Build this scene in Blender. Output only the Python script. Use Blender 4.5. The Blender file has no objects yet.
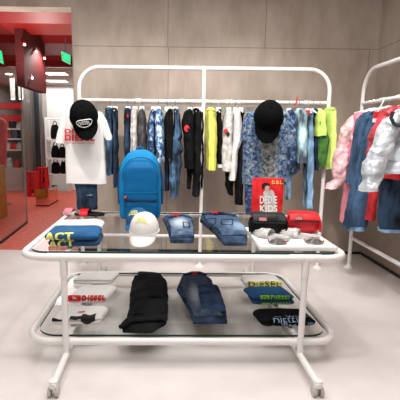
import bpy, math, random
from mathutils import Vector, Matrix, noise
random.seed(4)
C = bpy.context.scene.collection
PI = math.pi

# ------------------------------------------------------------------ camera
H = 1.45; PITCH = math.radians(8.95); ROLL = .012; F = 400.0
cam = bpy.data.objects.new('camera', bpy.data.cameras.new('camera'))
R = Matrix.Rotation(PI/2-PITCH, 3, 'X') @ Matrix.Rotation(ROLL, 3, 'Z')
cam.matrix_world = Matrix.Translation((0, 0, H)) @ R.to_4x4()
cam.data.sensor_width = 36; cam.data.lens = 36; cam.data.shift_x = 30/400
cam.data.clip_start = .05
C.objects.link(cam); bpy.context.scene.camera = cam
def ray(x, y): return R @ Vector(((x-170)/F, -(y-200)/F, -1))
def atY(x, y, Y):
    d = ray(x, y); return Vector((0, 0, H)) + d*(Y/d.y)
def atZ(x, y, z):
    d = ray(x, y); return Vector((0, 0, H)) + d*((z-H)/d.z)
def atX(x, y, X):
    d = ray(x, y); return Vector((0, 0, H)) + d*(X/d.x)
def lerp(a, b, t): return a+(b-a)*t

# ------------------------------------------------------------------ materials
def hexc(c): return tuple(((v/255)/12.92 if v/255 <= .04045 else ((v/255+.055)/1.055)**2.4) for v in c)+(1,)
def new_mat(name):
    m = bpy.data.materials.new(name); m.use_nodes = True
    return m, m.node_tree.nodes, m.node_tree.links, m.node_tree.nodes['Principled BSDF']
def mat(name, c, rough=.6, metal=0, var=0, vscale=8, bump=0, bscale=60, stretch=None, c2=None, sheen=0, spec=.5, detail=4, coat=0):
    m, N, L, B = new_mat(name)
    B.inputs['Base Color'].default_value = hexc(c); B.inputs['Roughness'].default_value = rough
    B.inputs['Metallic'].default_value = metal; B.inputs['Specular IOR Level'].default_value = spec
    B.inputs['Sheen Weight'].default_value = sheen; B.inputs['Coat Weight'].default_value = coat
    tc = N.new('ShaderNodeTexCoord'); mp = N.new('ShaderNodeMapping'); L.new(tc.outputs['Object'], mp.inputs[0])
    if stretch: mp.inputs['Scale'].default_value = stretch
    if var or c2:
        n = N.new('ShaderNodeTexNoise'); n.inputs['Scale'].default_value = vscale; n.inputs['Detail'].default_value = detail
        L.new(mp.outputs[0], n.inputs[0])
        r = N.new('ShaderNodeValToRGB'); L.new(n.outputs[0], r.inputs[0])
        a = c2 if c2 else tuple(max(0, v*(1-var)) for v in c); b = c if c2 else tuple(min(255, v*(1+var)) for v in c)
        r.color_ramp.elements[0].position = .36; r.color_ramp.elements[1].position = .64
        r.color_ramp.elements[0].color = hexc(a); r.color_ramp.elements[1].color = hexc(b)
        L.new(r.outputs[0], B.inputs['Base Color'])
    if bump:
        n = N.new('ShaderNodeTexNoise'); n.inputs['Scale'].default_value = bscale; n.inputs['Detail'].default_value = 3
        L.new(mp.outputs[0], n.inputs[0])
        bp = N.new('ShaderNodeBump'); bp.inputs['Strength'].default_value = min(1, bump); bp.inputs['Distance'].default_value = .01 if bump < .4 else .022
        L.new(n.outputs[0], bp.inputs['Height']); L.new(bp.outputs[0], B.inputs['Normal'])
    return m
def ramp_mat(name, stops, scale, rough=.85, detail=5, distort=1.0, bump=.3):
    m, N, L, B = new_mat(name); B.inputs['Roughness'].default_value = rough
    tc = N.new('ShaderNodeTexCoord'); n = N.new('ShaderNodeTexNoise'); n.inputs['Scale'].default_value = scale
    n.inputs['Detail'].default_value = detail; n.inputs['Distortion'].default_value = distort
    L.new(tc.outputs['Object'], n.inputs[0]); r = N.new('ShaderNodeValToRGB'); L.new(n.outputs[0], r.inputs[0])
    el = r.color_ramp.elements
    while len(el) < len(stops): el.new(.5)
    for e, (p, c) in zip(el, stops): e.position = p; e.color = hexc(c)
    L.new(r.outputs[0], B.inputs['Base Color'])
    bp = N.new('ShaderNodeBump'); bp.inputs['Strength'].default_value = bump; bp.inputs['Distance'].default_value = .01
    L.new(n.outputs[0], bp.inputs['Height']); L.new(bp.outputs[0], B.inputs['Normal'])
    return m
def emis(name, c, s):
    m, N, L, B = new_mat(name)
    B.inputs['Base Color'].default_value = hexc(c); B.inputs['Emission Color'].default_value = hexc(c); B.inputs['Emission Strength'].default_value = s
    return m
def glass_mat(name, tint, rough=.0, refl=1.0):
    m, N, L, B = new_mat(name); N.remove(B)
    out = N['Material Output']; t = N.new('ShaderNodeBsdfTransparent'); t.inputs[0].default_value = tint
    g = N.new('ShaderNodeBsdfGlossy'); g.inputs['Roughness'].default_value = rough
    f = N.new('ShaderNodeFresnel'); f.inputs[0].default_value = 1.5
    mu = N.new('ShaderNodeMath'); mu.operation = 'MULTIPLY'; mu.inputs[1].default_value = refl
    gm = N.new('ShaderNodeNewGeometry'); iv = N.new('ShaderNodeMath'); iv.operation = 'SUBTRACT'; iv.inputs[0].default_value = 1
    L.new(gm.outputs['Backfacing'], iv.inputs[1]); m3 = N.new('ShaderNodeMath'); m3.operation = 'MULTIPLY'; L.new(iv.outputs[0], m3.inputs[0]); L.new(f.outputs[0], m3.inputs[1])
    L.new(m3.outputs[0], mu.inputs[0])
    x = N.new('ShaderNodeMixShader'); L.new(mu.outputs[0], x.inputs[0]); L.new(t.outputs[0], x.inputs[1]); L.new(g.outputs[0], x.inputs[2])
    L.new(x.outputs[0], out.inputs[0]); return m
def wall_mat(name, axis, vlines_hi, vlines_lo, seam, c, c2):
    m, N, L, B = new_mat(name); B.inputs['Roughness'].default_value = .62; B.inputs['Specular IOR Level'].default_value = .25
    tc = N.new('ShaderNodeTexCoord'); mp = N.new('ShaderNodeMapping'); L.new(tc.outputs['Object'], mp.inputs[0])
    mp.inputs['Scale'].default_value = (2.2, 2.2, .8)
    n = N.new('ShaderNodeTexNoise'); n.inputs['Scale'].default_value = 1.6; n.inputs['Detail'].default_value = 8; n.inputs['Roughness'].default_value = .62
    L.new(mp.outputs[0], n.inputs[0]); r = N.new('ShaderNodeValToRGB'); L.new(n.outputs[0], r.inputs[0])
    r.color_ramp.elements[0].position = .3; r.color_ramp.elements[1].position = .7
    r.color_ramp.elements[0].color = hexc(c2); r.color_ramp.elements[1].color = hexc(c)
    sp = N.new('ShaderNodeSeparateXYZ'); L.new(tc.outputs['Object'], sp.inputs[0])
    def M(op, a, b=None):
        q = N.new('ShaderNodeMath'); q.operation = op
        for i, v in enumerate((a, b)):
            if v is None: continue
            if isinstance(v, (int, float)): q.inputs[i].default_value = v
            else: L.new(v, q.inputs[i])
        return q.outputs[0]
    def line(sock, v, w=.004): return M('LESS_THAN', M('ABSOLUTE', M('SUBTRACT', sock, v)), w)
    hi = M('GREATER_THAN', sp.outputs[2], seam); lo = M('LESS_THAN', sp.outputs[2], seam)
    tot = line(sp.outputs[2], seam)
    for v in vlines_hi: tot = M('MAXIMUM', tot, M('MULTIPLY', line(sp.outputs[axis], v), hi))
    for v in vlines_lo: tot = M('MAXIMUM', tot, M('MULTIPLY', line(sp.outputs[axis], v), lo))
    mx = N.new('ShaderNodeMix'); mx.data_type = 'RGBA'; L.new(M('MULTIPLY', tot, .6), mx.inputs[0]); L.new(r.outputs[0], mx.inputs[6])
    mx.inputs[7].default_value = hexc((70, 60, 52)); L.new(mx.outputs[2], B.inputs['Base Color'])
    return m

M = {}
M['white'] = mat('white_powder_coat', (236, 232, 230), .35)
M['plastic'] = mat('white_plastic', (240, 240, 238), .3)
M['rubber'] = mat('grey_rubber', (190, 184, 180), .6)
M['sil'] = mat('silver_grey_vinyl', (206, 202, 200), .3, .2)
M['chrome'] = mat('chrome', (200, 200, 200), .2, 1)
M['floor'] = mat('screed_floor', (224, 217, 214), .38, var=.03, vscale=2.2, spec=.35, detail=8)
M['redfloor'] = mat('red_floor', (202, 92, 74), .45, var=.08, vscale=14, spec=.3, detail=8)
M['tile'] = mat('pale_tile', (196, 188, 182), .35, var=.03)
M['black_trim'] = mat('black_trim', (14, 13, 14), .4)
M['gray_wall'] = mat('gray_plaster', (150, 142, 130), .8, var=.03)
M['ceil'] = mat('ceiling_paint', (190, 186, 180), .9)
M['redgloss'] = mat('red_gloss_panel', (150, 22, 20), .3, var=.06, vscale=5)
M['redceil'] = mat('red_satin_ceiling', (150, 26, 22), .45)
M['deepred'] = mat('deep_red_panel', (84, 12, 14), .7, var=.2, vscale=30)
M['steel'] = mat('brushed_steel', (150, 146, 142), .35, .7, var=.08, vscale=6, stretch=(3, 3, .3))
M['darksteel'] = mat('dark_steel', (70, 76, 82), .3, .7, var=.15, vscale=6, stretch=(3, 3, .3))
M['mirror'] = mat('mirror', (232, 214, 208), .04, 1)
M['glass'] = glass_mat('table_glass', (.993, .998, .995, 1), refl=.8)
M['gedge'] = mat('green_glass_edge', (14, 58, 46), .35)
M['pglass'] = glass_mat('partition_glass', (.93, .93, .93, 1), refl=.5)
M['clear'] = glass_mat('clear_plastic', (.9, .9, .9, 1), .1, 2.2)
M['stool'] = mat('red_lacquer', (205, 14, 30), .35)
M['yellowbox'] = mat('ochre_card', (176, 128, 28), .7, var=.05)
M['tee'] = mat('white_jersey', (226, 222, 220), .9, bump=.15, bscale=25)
M['tee2'] = mat('offwhite_jersey', (222, 218, 216), .9, bump=.15, bscale=25)
M['offgrey'] = mat('light_grey_jersey', (188, 184, 182), .9, var=.14, vscale=22, bump=.2)
M['dgrey'] = mat('dark_grey_cotton', (62, 60, 62), .9, var=.3, vscale=18, bump=.3)
M['black'] = mat('black_cotton', (15, 15, 17), .9, spec=.12, var=.3, vscale=12, bump=.3, bscale=30)
M['black2'] = mat('washed_black_cotton', (22, 22, 24), .9, spec=.12, var=.35, vscale=10, bump=.3, bscale=30)
M['blackcap'] = mat('black_twill', (9, 9, 10), .95, spec=.06, bump=.2, bscale=120)
M['nylon'] = mat('black_nylon', (13, 13, 15), .6, spec=.25, bump=.25, bscale=18)
M['nylon2'] = mat('dark_grey_leatherette', (34, 36, 38), .5, spec=.3, bump=.2, bscale=14)
M['rednylon'] = mat('red_nylon', (214, 14, 30), .45, bump=.25, bscale=18)
M['red'] = mat('red_print', (206, 28, 34), .7)
M['redrib'] = mat('red_ribbon', (220, 44, 34), .6)
M['yellow'] = mat('pale_yellow_print', (222, 218, 120), .8)
M['yellowcap'] = mat('yellow_thread', (214, 210, 70), .8)
M['limeprint'] = mat('lime_print', (140, 210, 50), .8)
M['whiteprint'] = mat('white_print', (235, 235, 232), .8)
M['blueprint'] = mat('ice_blue_print', (150, 178, 205), .8)
M['navyprint'] = mat('navy_print', (24, 30, 60), .8)
M['blackprint'] = mat('black_print', (18, 18, 20), .8)
M['skin'] = mat('printed_skin', (206, 160, 140), .8)
M['bpack'] = mat('blue_nylon', (0, 116, 170), .65, spec=.2, bump=.3, bscale=14)
M['bpack2'] = mat('deeper_blue_nylon', (0, 88, 140), .65, spec=.2, bump=.35, bscale=12)
M['royal'] = mat('royal_blue_jersey', (18, 84, 132), .85, var=.1, bump=.2)
M['navyb'] = mat('navy_blue_jersey', (20, 62, 106), .85, var=.12, bump=.2)
M['lime'] = mat('lime_cotton', (200, 226, 116), .8, var=.04, bump=.2)
M['yell'] = mat('lemon_cotton', (216, 214, 100), .8, var=.05, bump=.2)
M['green'] = mat('leaf_green_cotton', (70, 120, 40), .85, c2=(40, 84, 30), vscale=12)
def denim(name, c, sc=11, v=.5): return mat(name, c, .9, var=v, vscale=sc, bump=.7, bscale=22, stretch=(1, 1, .4), detail=8, spec=.2)
M['denim'] = denim('mid_blue_denim', (60, 82, 106))
M['denimd'] = denim('dark_blue_denim', (38, 52, 70))
M['denimk'] = denim('ink_blue_denim', (30, 42, 62))
M['deniml'] = denim('light_blue_denim', (142, 168, 190))
M['denimp'] = denim('pale_blue_denim', (108, 136, 162))
M['denims'] = denim('side_blue_denim', (56, 80, 106), v=.25)
def faded(name, dark, lightc, cx, cy, r1, r2):
    # the worn patch belongs to the cloth: a pale faded area in the wash, following the leg
    m, N, L, B = new_mat(name); B.inputs['Roughness'].default_value = .9
    tc = N.new('ShaderNodeTexCoord'); mp = N.new('ShaderNodeMapping'); L.new(tc.outputs['Object'], mp.inputs[0])
    mp.inputs['Location'].default_value = (-cx/r1, -cy/r2, 0); mp.inputs['Scale'].default_value = (1/r1, 1/r2, 0)
    g = N.new('ShaderNodeTexGradient'); g.gradient_type = 'SPHERICAL'; L.new(mp.outputs[0], g.inputs[0])
    n = N.new('ShaderNodeTexNoise'); n.inputs['Scale'].default_value = 22; n.inputs['Detail'].default_value = 7; L.new(tc.outputs['Object'], n.inputs[0])
    a = N.new('ShaderNodeMath'); a.operation = 'MULTIPLY_ADD'; a.inputs[1].default_value = .55; L.new(n.outputs[0], a.inputs[0]); L.new(g.outputs[0], a.inputs[2])
    r = N.new('ShaderNodeValToRGB'); L.new(a.outputs[0], r.inputs[0])
    r.color_ramp.elements[0].position = .22; r.color_ramp.elements[1].position = 1.05
    r.color_ramp.elements[0].color = hexc(dark); r.color_ramp.elements[1].color = hexc(lightc)
    L.new(r.outputs[0], B.inputs['Base Color'])
    bp = N.new('ShaderNodeBump'); bp.inputs['Strength'].default_value = .4; bp.inputs['Distance'].default_value = .01
    L.new(n.outputs[0], bp.inputs['Height']); L.new(bp.outputs[0], B.inputs['Normal'])
    return m
M['tiedye'] = ramp_mat('tie_dye_blue', [(.36, (34, 58, 96)), (.46, (70, 112, 160)), (.54, (160, 192, 218)), (.64, (232, 236, 240))], 16)
M['tiedyed'] = ramp_mat('tie_dye_dark', [(.36, (22, 34, 58)), (.5, (40, 66, 106)), (.62, (110, 140, 180)), (.7, (190, 200, 215))], 16)
M['camo'] = ramp_mat('blue_camouflage', [(.34, (20, 30, 50)), (.43, (48, 76, 112)), (.50, (80, 110, 144)), (.58, (114, 124, 132)), (.7, (160, 162, 160))], 34, distort=.8)
M['camog'] = ramp_mat('grey_camouflage', [(.36, (46, 62, 84)), (.47, (104, 110, 114)), (.57, (134, 136, 132)), (.68, (176, 176, 168))], 30, distort=.7)
M['puffp'] = mat('pink_satin', (224, 180, 182), .34, var=.14, vscale=9, bump=1, bscale=16, coat=.2)
M['puffr'] = mat('coral_satin', (196, 56, 72), .4, var=.2, vscale=9, bump=1, bscale=18, coat=.2)
M['puffw'] = mat('silver_white_satin', (206, 212, 220), .28, .25, var=.12, vscale=8, bump=1, bscale=15, coat=.3)
M['pink'] = mat('pink_cotton', (214, 130, 146), .85, var=.05, bump=.2)
M['redcloth'] = mat('red_cotton', (190, 36, 44), .85, var=.08, bump=.2)
M['posterred'] = ramp_mat('poster_red', [(.3, (150, 14, 22)), (.5, (214, 24, 36)), (.7, (224, 54, 48))], 9, rough=.35, bump=0)
M['led'] = emis('lamp_panel', (255, 250, 244), 2.2)
M['spotlens'] = emis('spot_lens', (255, 248, 240), 6)
M['exit'] = emis('exit_green', (36, 205, 140), 1.1)
M['exitink'] = mat('exit_yellow_ink', (226, 204, 90), .6)

# ------------------------------------------------------------------ mesh helpers
class MB:
    def __init__(s): s.v = []; s.f = []; s.m = []
    def add(s, vs, fs, mi=0):
        o = len(s.v); s.v += [Vector(v) for v in vs]; s.f += [tuple(i+o for i in f) for f in fs]; s.m += [mi]*len(fs); return s
    def loft(s, rings, mi=0, caps=True, closed=False):
        n = len(rings[0]); vs = [p for r in rings for p in r]; fs = []
        k = len(rings)
        for i in range(k if closed else k-1):
            a = i*n; b = ((i+1) % k)*n
            for j in range(n): fs.append((a+j, a+(j+1) % n, b+(j+1) % n, b+j))
        if caps and not closed: fs += [tuple(range(n))[::-1], tuple(range((k-1)*n, k*n))]
        return s.add(vs, fs, mi)
    def tube(s, pts, r, n=12, mi=0, closed=False):
        pts = [Vector(p) for p in pts]; rings = []; k = len(pts); prev = None
        for i, p in enumerate(pts):
            if closed: t = pts[(i+1) % k]-pts[i-1]
            else: t = pts[min(i+1, k-1)]-pts[max(i-1, 0)]
            t.normalize()
            if prev is None:
                a = Vector((0, 0, 1)) if abs(t.z) < .9 else Vector((1, 0, 0)); u = t.cross(a).normalized()
            else: u = (prev-t*prev.dot(t)).normalized()
            prev = u; w = t.cross(u); rr = r[i] if isinstance(r, (list, tuple)) else r
            rings.append([p+(u*math.cos(2*PI*j/n)+w*math.sin(2*PI*j/n))*rr for j in range(n)])
        return s.loft(rings, mi, True, closed)
    def box(s, c, d, mi=0, rz=0, bev=0):
        c = Vector(c); x, y, z = d[0]/2, d[1]/2, d[2]/2; ca, sa = math.cos(rz), math.sin(rz)
        def T(p): return c+Vector((p[0]*ca-p[1]*sa, p[0]*sa+p[1]*ca, p[2]))
        if not bev:
            vs = [T(p) for p in [(-x,-y,-z),(x,-y,-z),(x,y,-z),(-x,y,-z),(-x,-y,z),(x,-y,z),(x,y,z),(-x,y,z)]]
            return s.add(vs, [(0,3,2,1),(4,5,6,7),(0,1,5,4),(1,2,6,5),(2,3,7,6),(3,0,4,7)], mi)
        rings = []
        for zz, ins in ((-z, bev), (-z+bev*.3, bev*.3), (-z+bev, 0), (z-bev, 0), (z-bev*.3, bev*.3), (z, bev)):
            rings.append([T((px, py, zz)) for px, py in rrect(x-ins, y-ins, max(bev-ins, .001), 3)])
        return s.loft(rings, mi)
    def lathe(s, prof, c=(0, 0, 0), n=24, mi=0):
        c = Vector(c); return s.loft([[c+Vector((r*math.cos(2*PI*j/n), r*math.sin(2*PI*j/n), z)) for j in range(n)] for r, z in prof], mi)
    def build(s, name, mats, parent=None, smooth=True, origin=None, disp=None, xf=None):
        me = bpy.data.meshes.new(name)
        vs = s.v
        if disp: vs = [disp(v) for v in vs]
        if xf: vs = [xf @ v for v in vs]
        org = Vector(origin) if origin is not None else Vector((0, 0, 0))
        me.from_pydata([v-org for v in vs], [], s.f)
        if not isinstance(mats, (list, tuple)): mats = [mats]
        for m in mats: me.materials.append(m if not isinstance(m, str) else M[m])
        me.polygons.foreach_set('material_index', s.m)
        me.polygons.foreach_set('use_smooth', [smooth]*len(s.f))
        me.update(); me.validate()
        import bmesh
        b = bmesh.new(); b.from_mesh(me); bmesh.ops.recalc_face_normals(b, faces=b.faces); b.to_mesh(me); b.free()
        if smooth:
            try: me.set_sharp_from_angle(angle=math.radians(42))
            except Exception: pass
        o = bpy.data.objects.new(name, me); C.objects.link(o)
        if parent is not None:
            o.parent = parent; o.location = org - wloc(parent)
        else: o.location = org
        return o
WL = {}
def wloc(o):
    p = Vector(o.location)
    while o.parent: o = o.parent; p = p+Vector(o.location)
    return p
def rrect(x, y, r, k=4):
    r = min(r, x, y); out = []
    for cx, cy, a0 in ((x-r, y-r, 0), (-x+r, y-r, 90), (-x+r, -y+r, 180), (x-r, -y+r, 270)):
        for i in range(k+1):
            a = math.radians(a0+90*i/k); out.append((cx+r*math.cos(a), cy+r*math.sin(a)))
    return out
def arc(c, r, a0, a1, u, w, k=8):
    c = Vector(c); u = Vector(u); w = Vector(w)
    return [c+u*(r*math.cos(lerp(a0, a1, i/k)))+w*(r*math.sin(lerp(a0, a1, i/k))) for i in range(k+1)]
def tag(o, label=None, cat=None, group=None, kind=None):
    if label: o['label'] = label
    if cat: o['category'] = cat
    if group: o['group'] = group
    if kind: o['kind'] = kind
    return o
def thing(name, loc, label, cat, group=None):
    o = bpy.data.objects.new(name, None); o.empty_display_size = .05; o.location = loc; C.objects.link(o)
    return tag(o, label, cat, group)
def struct(name, mb, m, smooth=False): return tag(mb.build(name, m, smooth=smooth), kind='structure')

_tx = {}
def text_verts(txt, bold=0.0):
    """flat lettering as verts/faces, width normalised to 1, returns verts, faces, height"""
    key = (txt, bold)
    if key in _tx: return _tx[key]
    cu = bpy.data.curves.new('t', 'FONT'); cu.body = txt; cu.size = 1; cu.resolution_u = 3; cu.offset = bold; cu.space_character = 1.05+bold*2
    o = bpy.data.objects.new('t', cu); C.objects.link(o); dg = bpy.context.evaluated_depsgraph_get(); dg.update()
    me = bpy.data.meshes.new_from_object(o.evaluated_get(dg))
    import bmesh
    b = bmesh.new(); b.from_mesh(me); bmesh.ops.triangulate(b, faces=b.faces)
    for _ in range(2):
        es = [e for e in b.edges if e.calc_length() > .18]
        if es: bmesh.ops.subdivide_edges(b, edges=es, cuts=1); bmesh.ops.triangulate(b, faces=b.faces)
    b.verts.index_update()
    vs = [v.co.copy() for v in b.verts]; fs = [tuple(v.index for v in f.verts) for f in b.faces]; b.free()
    x0 = min(v.x for v in vs); x1 = max(v.x for v in vs); y0 = min(v.y for v in vs); y1 = max(v.y for v in vs)
    vs = [((v.x-x0)/(x1-x0), (v.y-y0)/(y1-y0)) for v in vs]
    bpy.data.objects.remove(o); bpy.data.meshes.remove(me); bpy.data.curves.remove(cu)
    _tx[key] = (vs, fs); return _tx[key]
def lettering(txt, fn, m, parent, name='lettering', bold=.03, disp=None, label=None):
    """fn(u,v) -> world point, both in 0..1"""
    vs, fs = text_verts(txt, bold); mb = MB(); mb.add([fn(u, v) for u, v in vs], fs)
    o = mb.build(name, m, parent, smooth=False, disp=disp, origin=wloc(parent))
    if label: o['label'] = label
    return o
def flat_fn(p0, pu, pv): p0 = Vector(p0); return lambda u, v: p0+Vector(pu)*u+Vector(pv)*v

def crinkle(amp, sc, seed=0):
    off = Vector((seed*7.3, seed*3.1, seed*5.7))
    def d(p): return p+noise.noise_vector(p*sc+off)*amp+noise.noise_vector(p*sc*2.7+off)*amp*.4
    return d

# ------------------------------------------------------------------ hanging garments
def interp_rows(rows, step):
    out = []
    for i in range(len(rows)-1):
        a, b = rows[i], rows[i+1]; k = max(1, int(abs(b[0]-a[0])/step))
        for j in range(k):
            t = j/k; out.append(tuple(lerp(a[q], b[q], t) for q in range(len(a))))
    out.append(tuple(rows[-1])); return out
def hang_loft(mb, Y, depth, rows, mi=0, folds=5, amp=.1, seed=0, puff=0, n=26, step=1.3, flare=.6):
    """rows: (y_px, left_px, right_px) at distance Y; ring = ellipse, half depth `depth`"""
    rnd = random.Random(seed); ph = [rnd.random()*6.28 for _ in range(4)]
    rr = interp_rows(rows, step); rings = []; y0, y1 = rr[0][0], rr[-1][0]
    for (y, xl, xr) in rr:
        a = atY(xl, y, Y); b = atY(xr, y, Y); c = (a+b)/2; hw = (b.x-a.x)/2; t = (y-y0)/max(1e-6, y1-y0)
        e = 1.0
        if t < .04: e = .55+.45*t/.04
        if puff:
            q = abs(math.sin((y-y0)/puff*PI+.5*math.sin(y*.21+seed))); e *= .93+.08*q**.5
        ring = []
        for j in range(n):
            th = 2*PI*j/n
            w = 1+amp*(.4+flare*t)*(math.sin(folds*th+ph[0]+1.1*t)*.6+math.sin((folds*2-1)*th+ph[1]-1.5*t)*.4)
            cx, sy = math.cos(th), math.sin(th)
            px = math.copysign(abs(cx)**.8, cx)*hw*w*e; py = math.copysign(abs(sy)**.8, sy)*depth*w*e
            ring.append(Vector((c.x+px, c.y+py, c.z)))
        rings.append(ring)
    # close the ends with one shrunken ring
    def shrink(r, dz):
        c = sum(r, Vector())/len(r); return [c+(p-c)*.35+Vector((0, 0, dz)) for p in r]
    rings = [shrink(rings[0], .004)]+rings+[shrink(rings[-1], .006)]
    return mb.loft(rings, mi)
def garment(name, label, cat, Y, depth, lofts, m, group=None, parts=(), **kw):
    kw.setdefault('amp', .17)
    """lofts: row lists joined in one cloth mesh. parts: (name, rows, material, depth, dY, label)"""
    y0 = min(r[0][0] for r in lofts); r0 = [r for r in lofts if r[0][0] == y0][0]
    top = atY((r0[0][1]+r0[0][2])/2, y0, Y); t = thing(name, top, label, cat, group)
    mb = MB(); sd = kw.pop('seed', hash_(name+label)); cr = kw.pop('crinkle', .011)
    for i, rows in enumerate(lofts): hang_loft(mb, Y+(i*.004), depth, rows, seed=sd+i, **kw)
    cloth = 'cloth' if cat not in ('jeans', 'trousers') else 'legs'
    mb.build(cloth, m, t, origin=top, disp=crinkle(cr, 9, sd % 50))
    for p in parts:
        pm = MB(); hang_loft(pm, Y+p[4], p[3], p[1], seed=sd+9, amp=.05, step=1.0)
        o = pm.build(p[0], p[2], t, origin=top, disp=crinkle(cr*.6, 9, sd % 50))
        if len(p) > 5: o['label'] = p[5]
    return t
def hash_(s): return sum((i+1)*ord(c) for i, c in enumerate(s)) % 997

# ================================================================== THE SETTING
WY = 4.95; WX = 2.445; EX = -1.165; EZ = 2.93; CZ = 3.3
struct('floor', MB().box((1.2, 0.95, -.05), (9.0, 8.0, .1)), 'floor')
struct('floor_red', MB().box((-3.0, WY+2.92, -.0505), (4.6, 5.84, .1)), 'redfloor')
struct('floor_far', MB().box((-3.0, WY+5.84+2.5, -.05), (4.6, 5.0, .1)), 'tile')
bw = MB(); bw.box(((EX+WX+.12)/2, WY+.1, CZ/2), (WX+.12-EX, .2, CZ))
bw.box((EX-1.5, WY+.1, (EZ+CZ)/2), (3.0, .2, CZ-EZ))
M['wallb'] = wall_mat('concrete_board_back', 0, [atY(266, 20, WY).x, atY(168, 20, WY).x], [atY(361, 150, WY).x, atY(168, 90, WY).x], atY(220, 47.5, WY).z, (184, 170, 158), (154, 139, 126))
struct('wall_back', bw, 'wallb')
M['wallr'] = wall_mat('concrete_board_right', 1, [3.1], [4.0, 1.6], atY(220, 47.5, WY).z, (178, 164, 152), (150, 136, 124))
struct('wall_right', MB().box((WX+.06, WY/2-1.5, CZ/2), (.12, WY+3, CZ)), 'wallr')
struct('baseboard_back', MB().box(((EX+WX)/2, WY-.006, .016), (WX-EX-.02, .012, .032)), 'black_trim')
struct('baseboard_right', MB().box((WX-.006, WY/2-.2, .016), (.012, WY+.36, .032)), 'black_trim')
struct('ceiling', MB().box((.9, 1.05, CZ+.05), (9.6, 8.2, .1)), 'ceil')
struct('trim_1', MB().box((EX-.006, WY+.09, EZ/2), (.012, .19, EZ)), 'steel')

# ---- red fitting hall beyond the opening
RY1 = 7.4
vault = MB(); prof = []
y = WY+.2
# three shallow barrel coves running across the hall
yy = WY+.1; k = 14; z0 = EZ+.0
segs = [(.6, .2), (.62, 0), (.55, .16), (.98, 0), (.5, .12), (.1, 0)]
for L_, hgt in segs:
    for i in range(k):
        t = i/k; prof.append((yy+L_*t, z0+(hgt*math.sin(PI*t) if hgt else 0)))
    yy += L_
prof.append((yy, z0)); RYE = yy
X0, X1 = -4.4, EX+.02
vs = [(X0, a, b) for a, b in prof]+[(X1, a, b) for a, b in prof]; n_ = len(prof)
vault.add(vs, [(i, i+1, n_+i+1, n_+i) for i in range(n_-1)])
vs2 = [(X0, a, CZ+.1) for a, b in prof]+[(X1, a, CZ+.1) for a, b in prof]
vault.add(vs2, [(i, n_+i, n_+i+1, i+1) for i in range(n_-1)])
struct('ceiling_red', vault, 'redceil', True)
fc = 2.82
struct('wall_soffit', MB().box(((X0+X1)/2, RYE+.05, (fc+EZ)/2+.1), (X1-X0, .1, EZ-fc+.2)), 'redgloss')
struct('ceiling_far', MB().box((-3.0, RYE+3.0, fc+.05), (4.6, 5.8, .1)), 'ceil')
struct('wall_far', MB().box((-3.0, 13.2, 1.4), (4.6, .1, 2.8)), 'gray_wall')
struct('wall_left', MB().box((-4.75, 8.2, 1.6), (.1, 10.2, 3.2)), 'gray_wall')
struct('wall_hall_right', MB().box((EX+.07, WY+.2+3.9, 1.45), (.1, 7.8, 2.9)), 'tile')
# white side wall receding behind the pilaster
pw = atY(46.5, 80, 7.9)
struct('wall_white', MB().box((atY(47, 120, 10.9).x+.5, 11.4, fc/2), (1.6, .08, fc-.01)), 'plastic')

# mirror clad pilaster and red bulkhead
PYb = 10.3
a = atY(33.5, 195, PYb); b = atY(47, 195, PYb)
pl = thing('mirrored_pilaster', ((a.x+b.x)/2, PYb+.2, 0), 'square dark steel pilaster with mirror foot standing behind the red stools', 'pillar')
pc = (a.x+b.x)/2; w_ = b.x-a.x; MH = .62
zt = atY(40, 88, PYb).z; zm = atY(40, 190, PYb).z
MB().box((pc, PYb+.2, MH/2), (w_, .4, MH-.004)).build('mirror_cladding', 'mirror', pl, False)
MB().box((pc-.06, PYb+.2, (MH+zt)/2), (w_-.12, .4, zt-MH)).build('steel_cladding', 'darksteel', pl, False)
MB().box((pc+.1, PYb+.18, (MH+zt)/2), (.08, .4, zt-MH)).build('steel_trim', 'steel', pl, False)
for sx in (-1, 1): MB().box((pc+sx*(w_/2), PYb-.003, MH/2), (.012, .012, MH)).build('corner_trim', 'steel', pl, False)
a = atY(26, 195, PYb-.3); b = atY(33.6, 195, PYb-.3)
cl = thing('steel_column', ((a.x+b.x)/2, PYb, 0), 'light grey brushed steel column left of the dark pilaster', 'column')
ztc = atY(28, 82, PYb-.3).z
MB().box(((a.x+b.x)/2, PYb-.12, ztc/2), (b.x-a.x, .36, ztc)).build('shaft', 'steel', cl, False)
MB().box(((a.x+b.x)/2, PYb-.12, .05), (b.x-a.x+.01, .37, .1)).build('foot_trim', 'darksteel', cl, False)
a = atY(17, 86, 5.9); b = atY(25, 86, 5.9); bx = b.x
bh = MB().box(((a.x+b.x)/2, 6.4, (b.z+EZ)/2+.05), (b.x-a.x, 1.0, EZ-b.z+.1)); tagb = struct('wall_bulkhead', bh, 'deepred')

p0 = atZ(36, 206, 0); p1 = atZ(49, 206, 0); pzt = atY(40, 189, p0.y).z
mp_ = thing('mirrored_plinth', ((p0.x+p1.x)/2, p0.y+.5, 0), 'low mirror-clad block on the red floor in front of the red stools', 'plinth')
MB().box(((p0.x+p1.x)/2, p0.y+.35, .02+(pzt-.02)/2), (p1.x-p0.x, .7, pzt-.02)).build('mirror_cladding', 'mirror', mp_, False)
MB().box(((p0.x+p1.x)/2, p0.y+.35, .01), (p1.x-p0.x+.01, .71, .02)).build('base_strip', 'black_trim', mp_, False)
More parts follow.
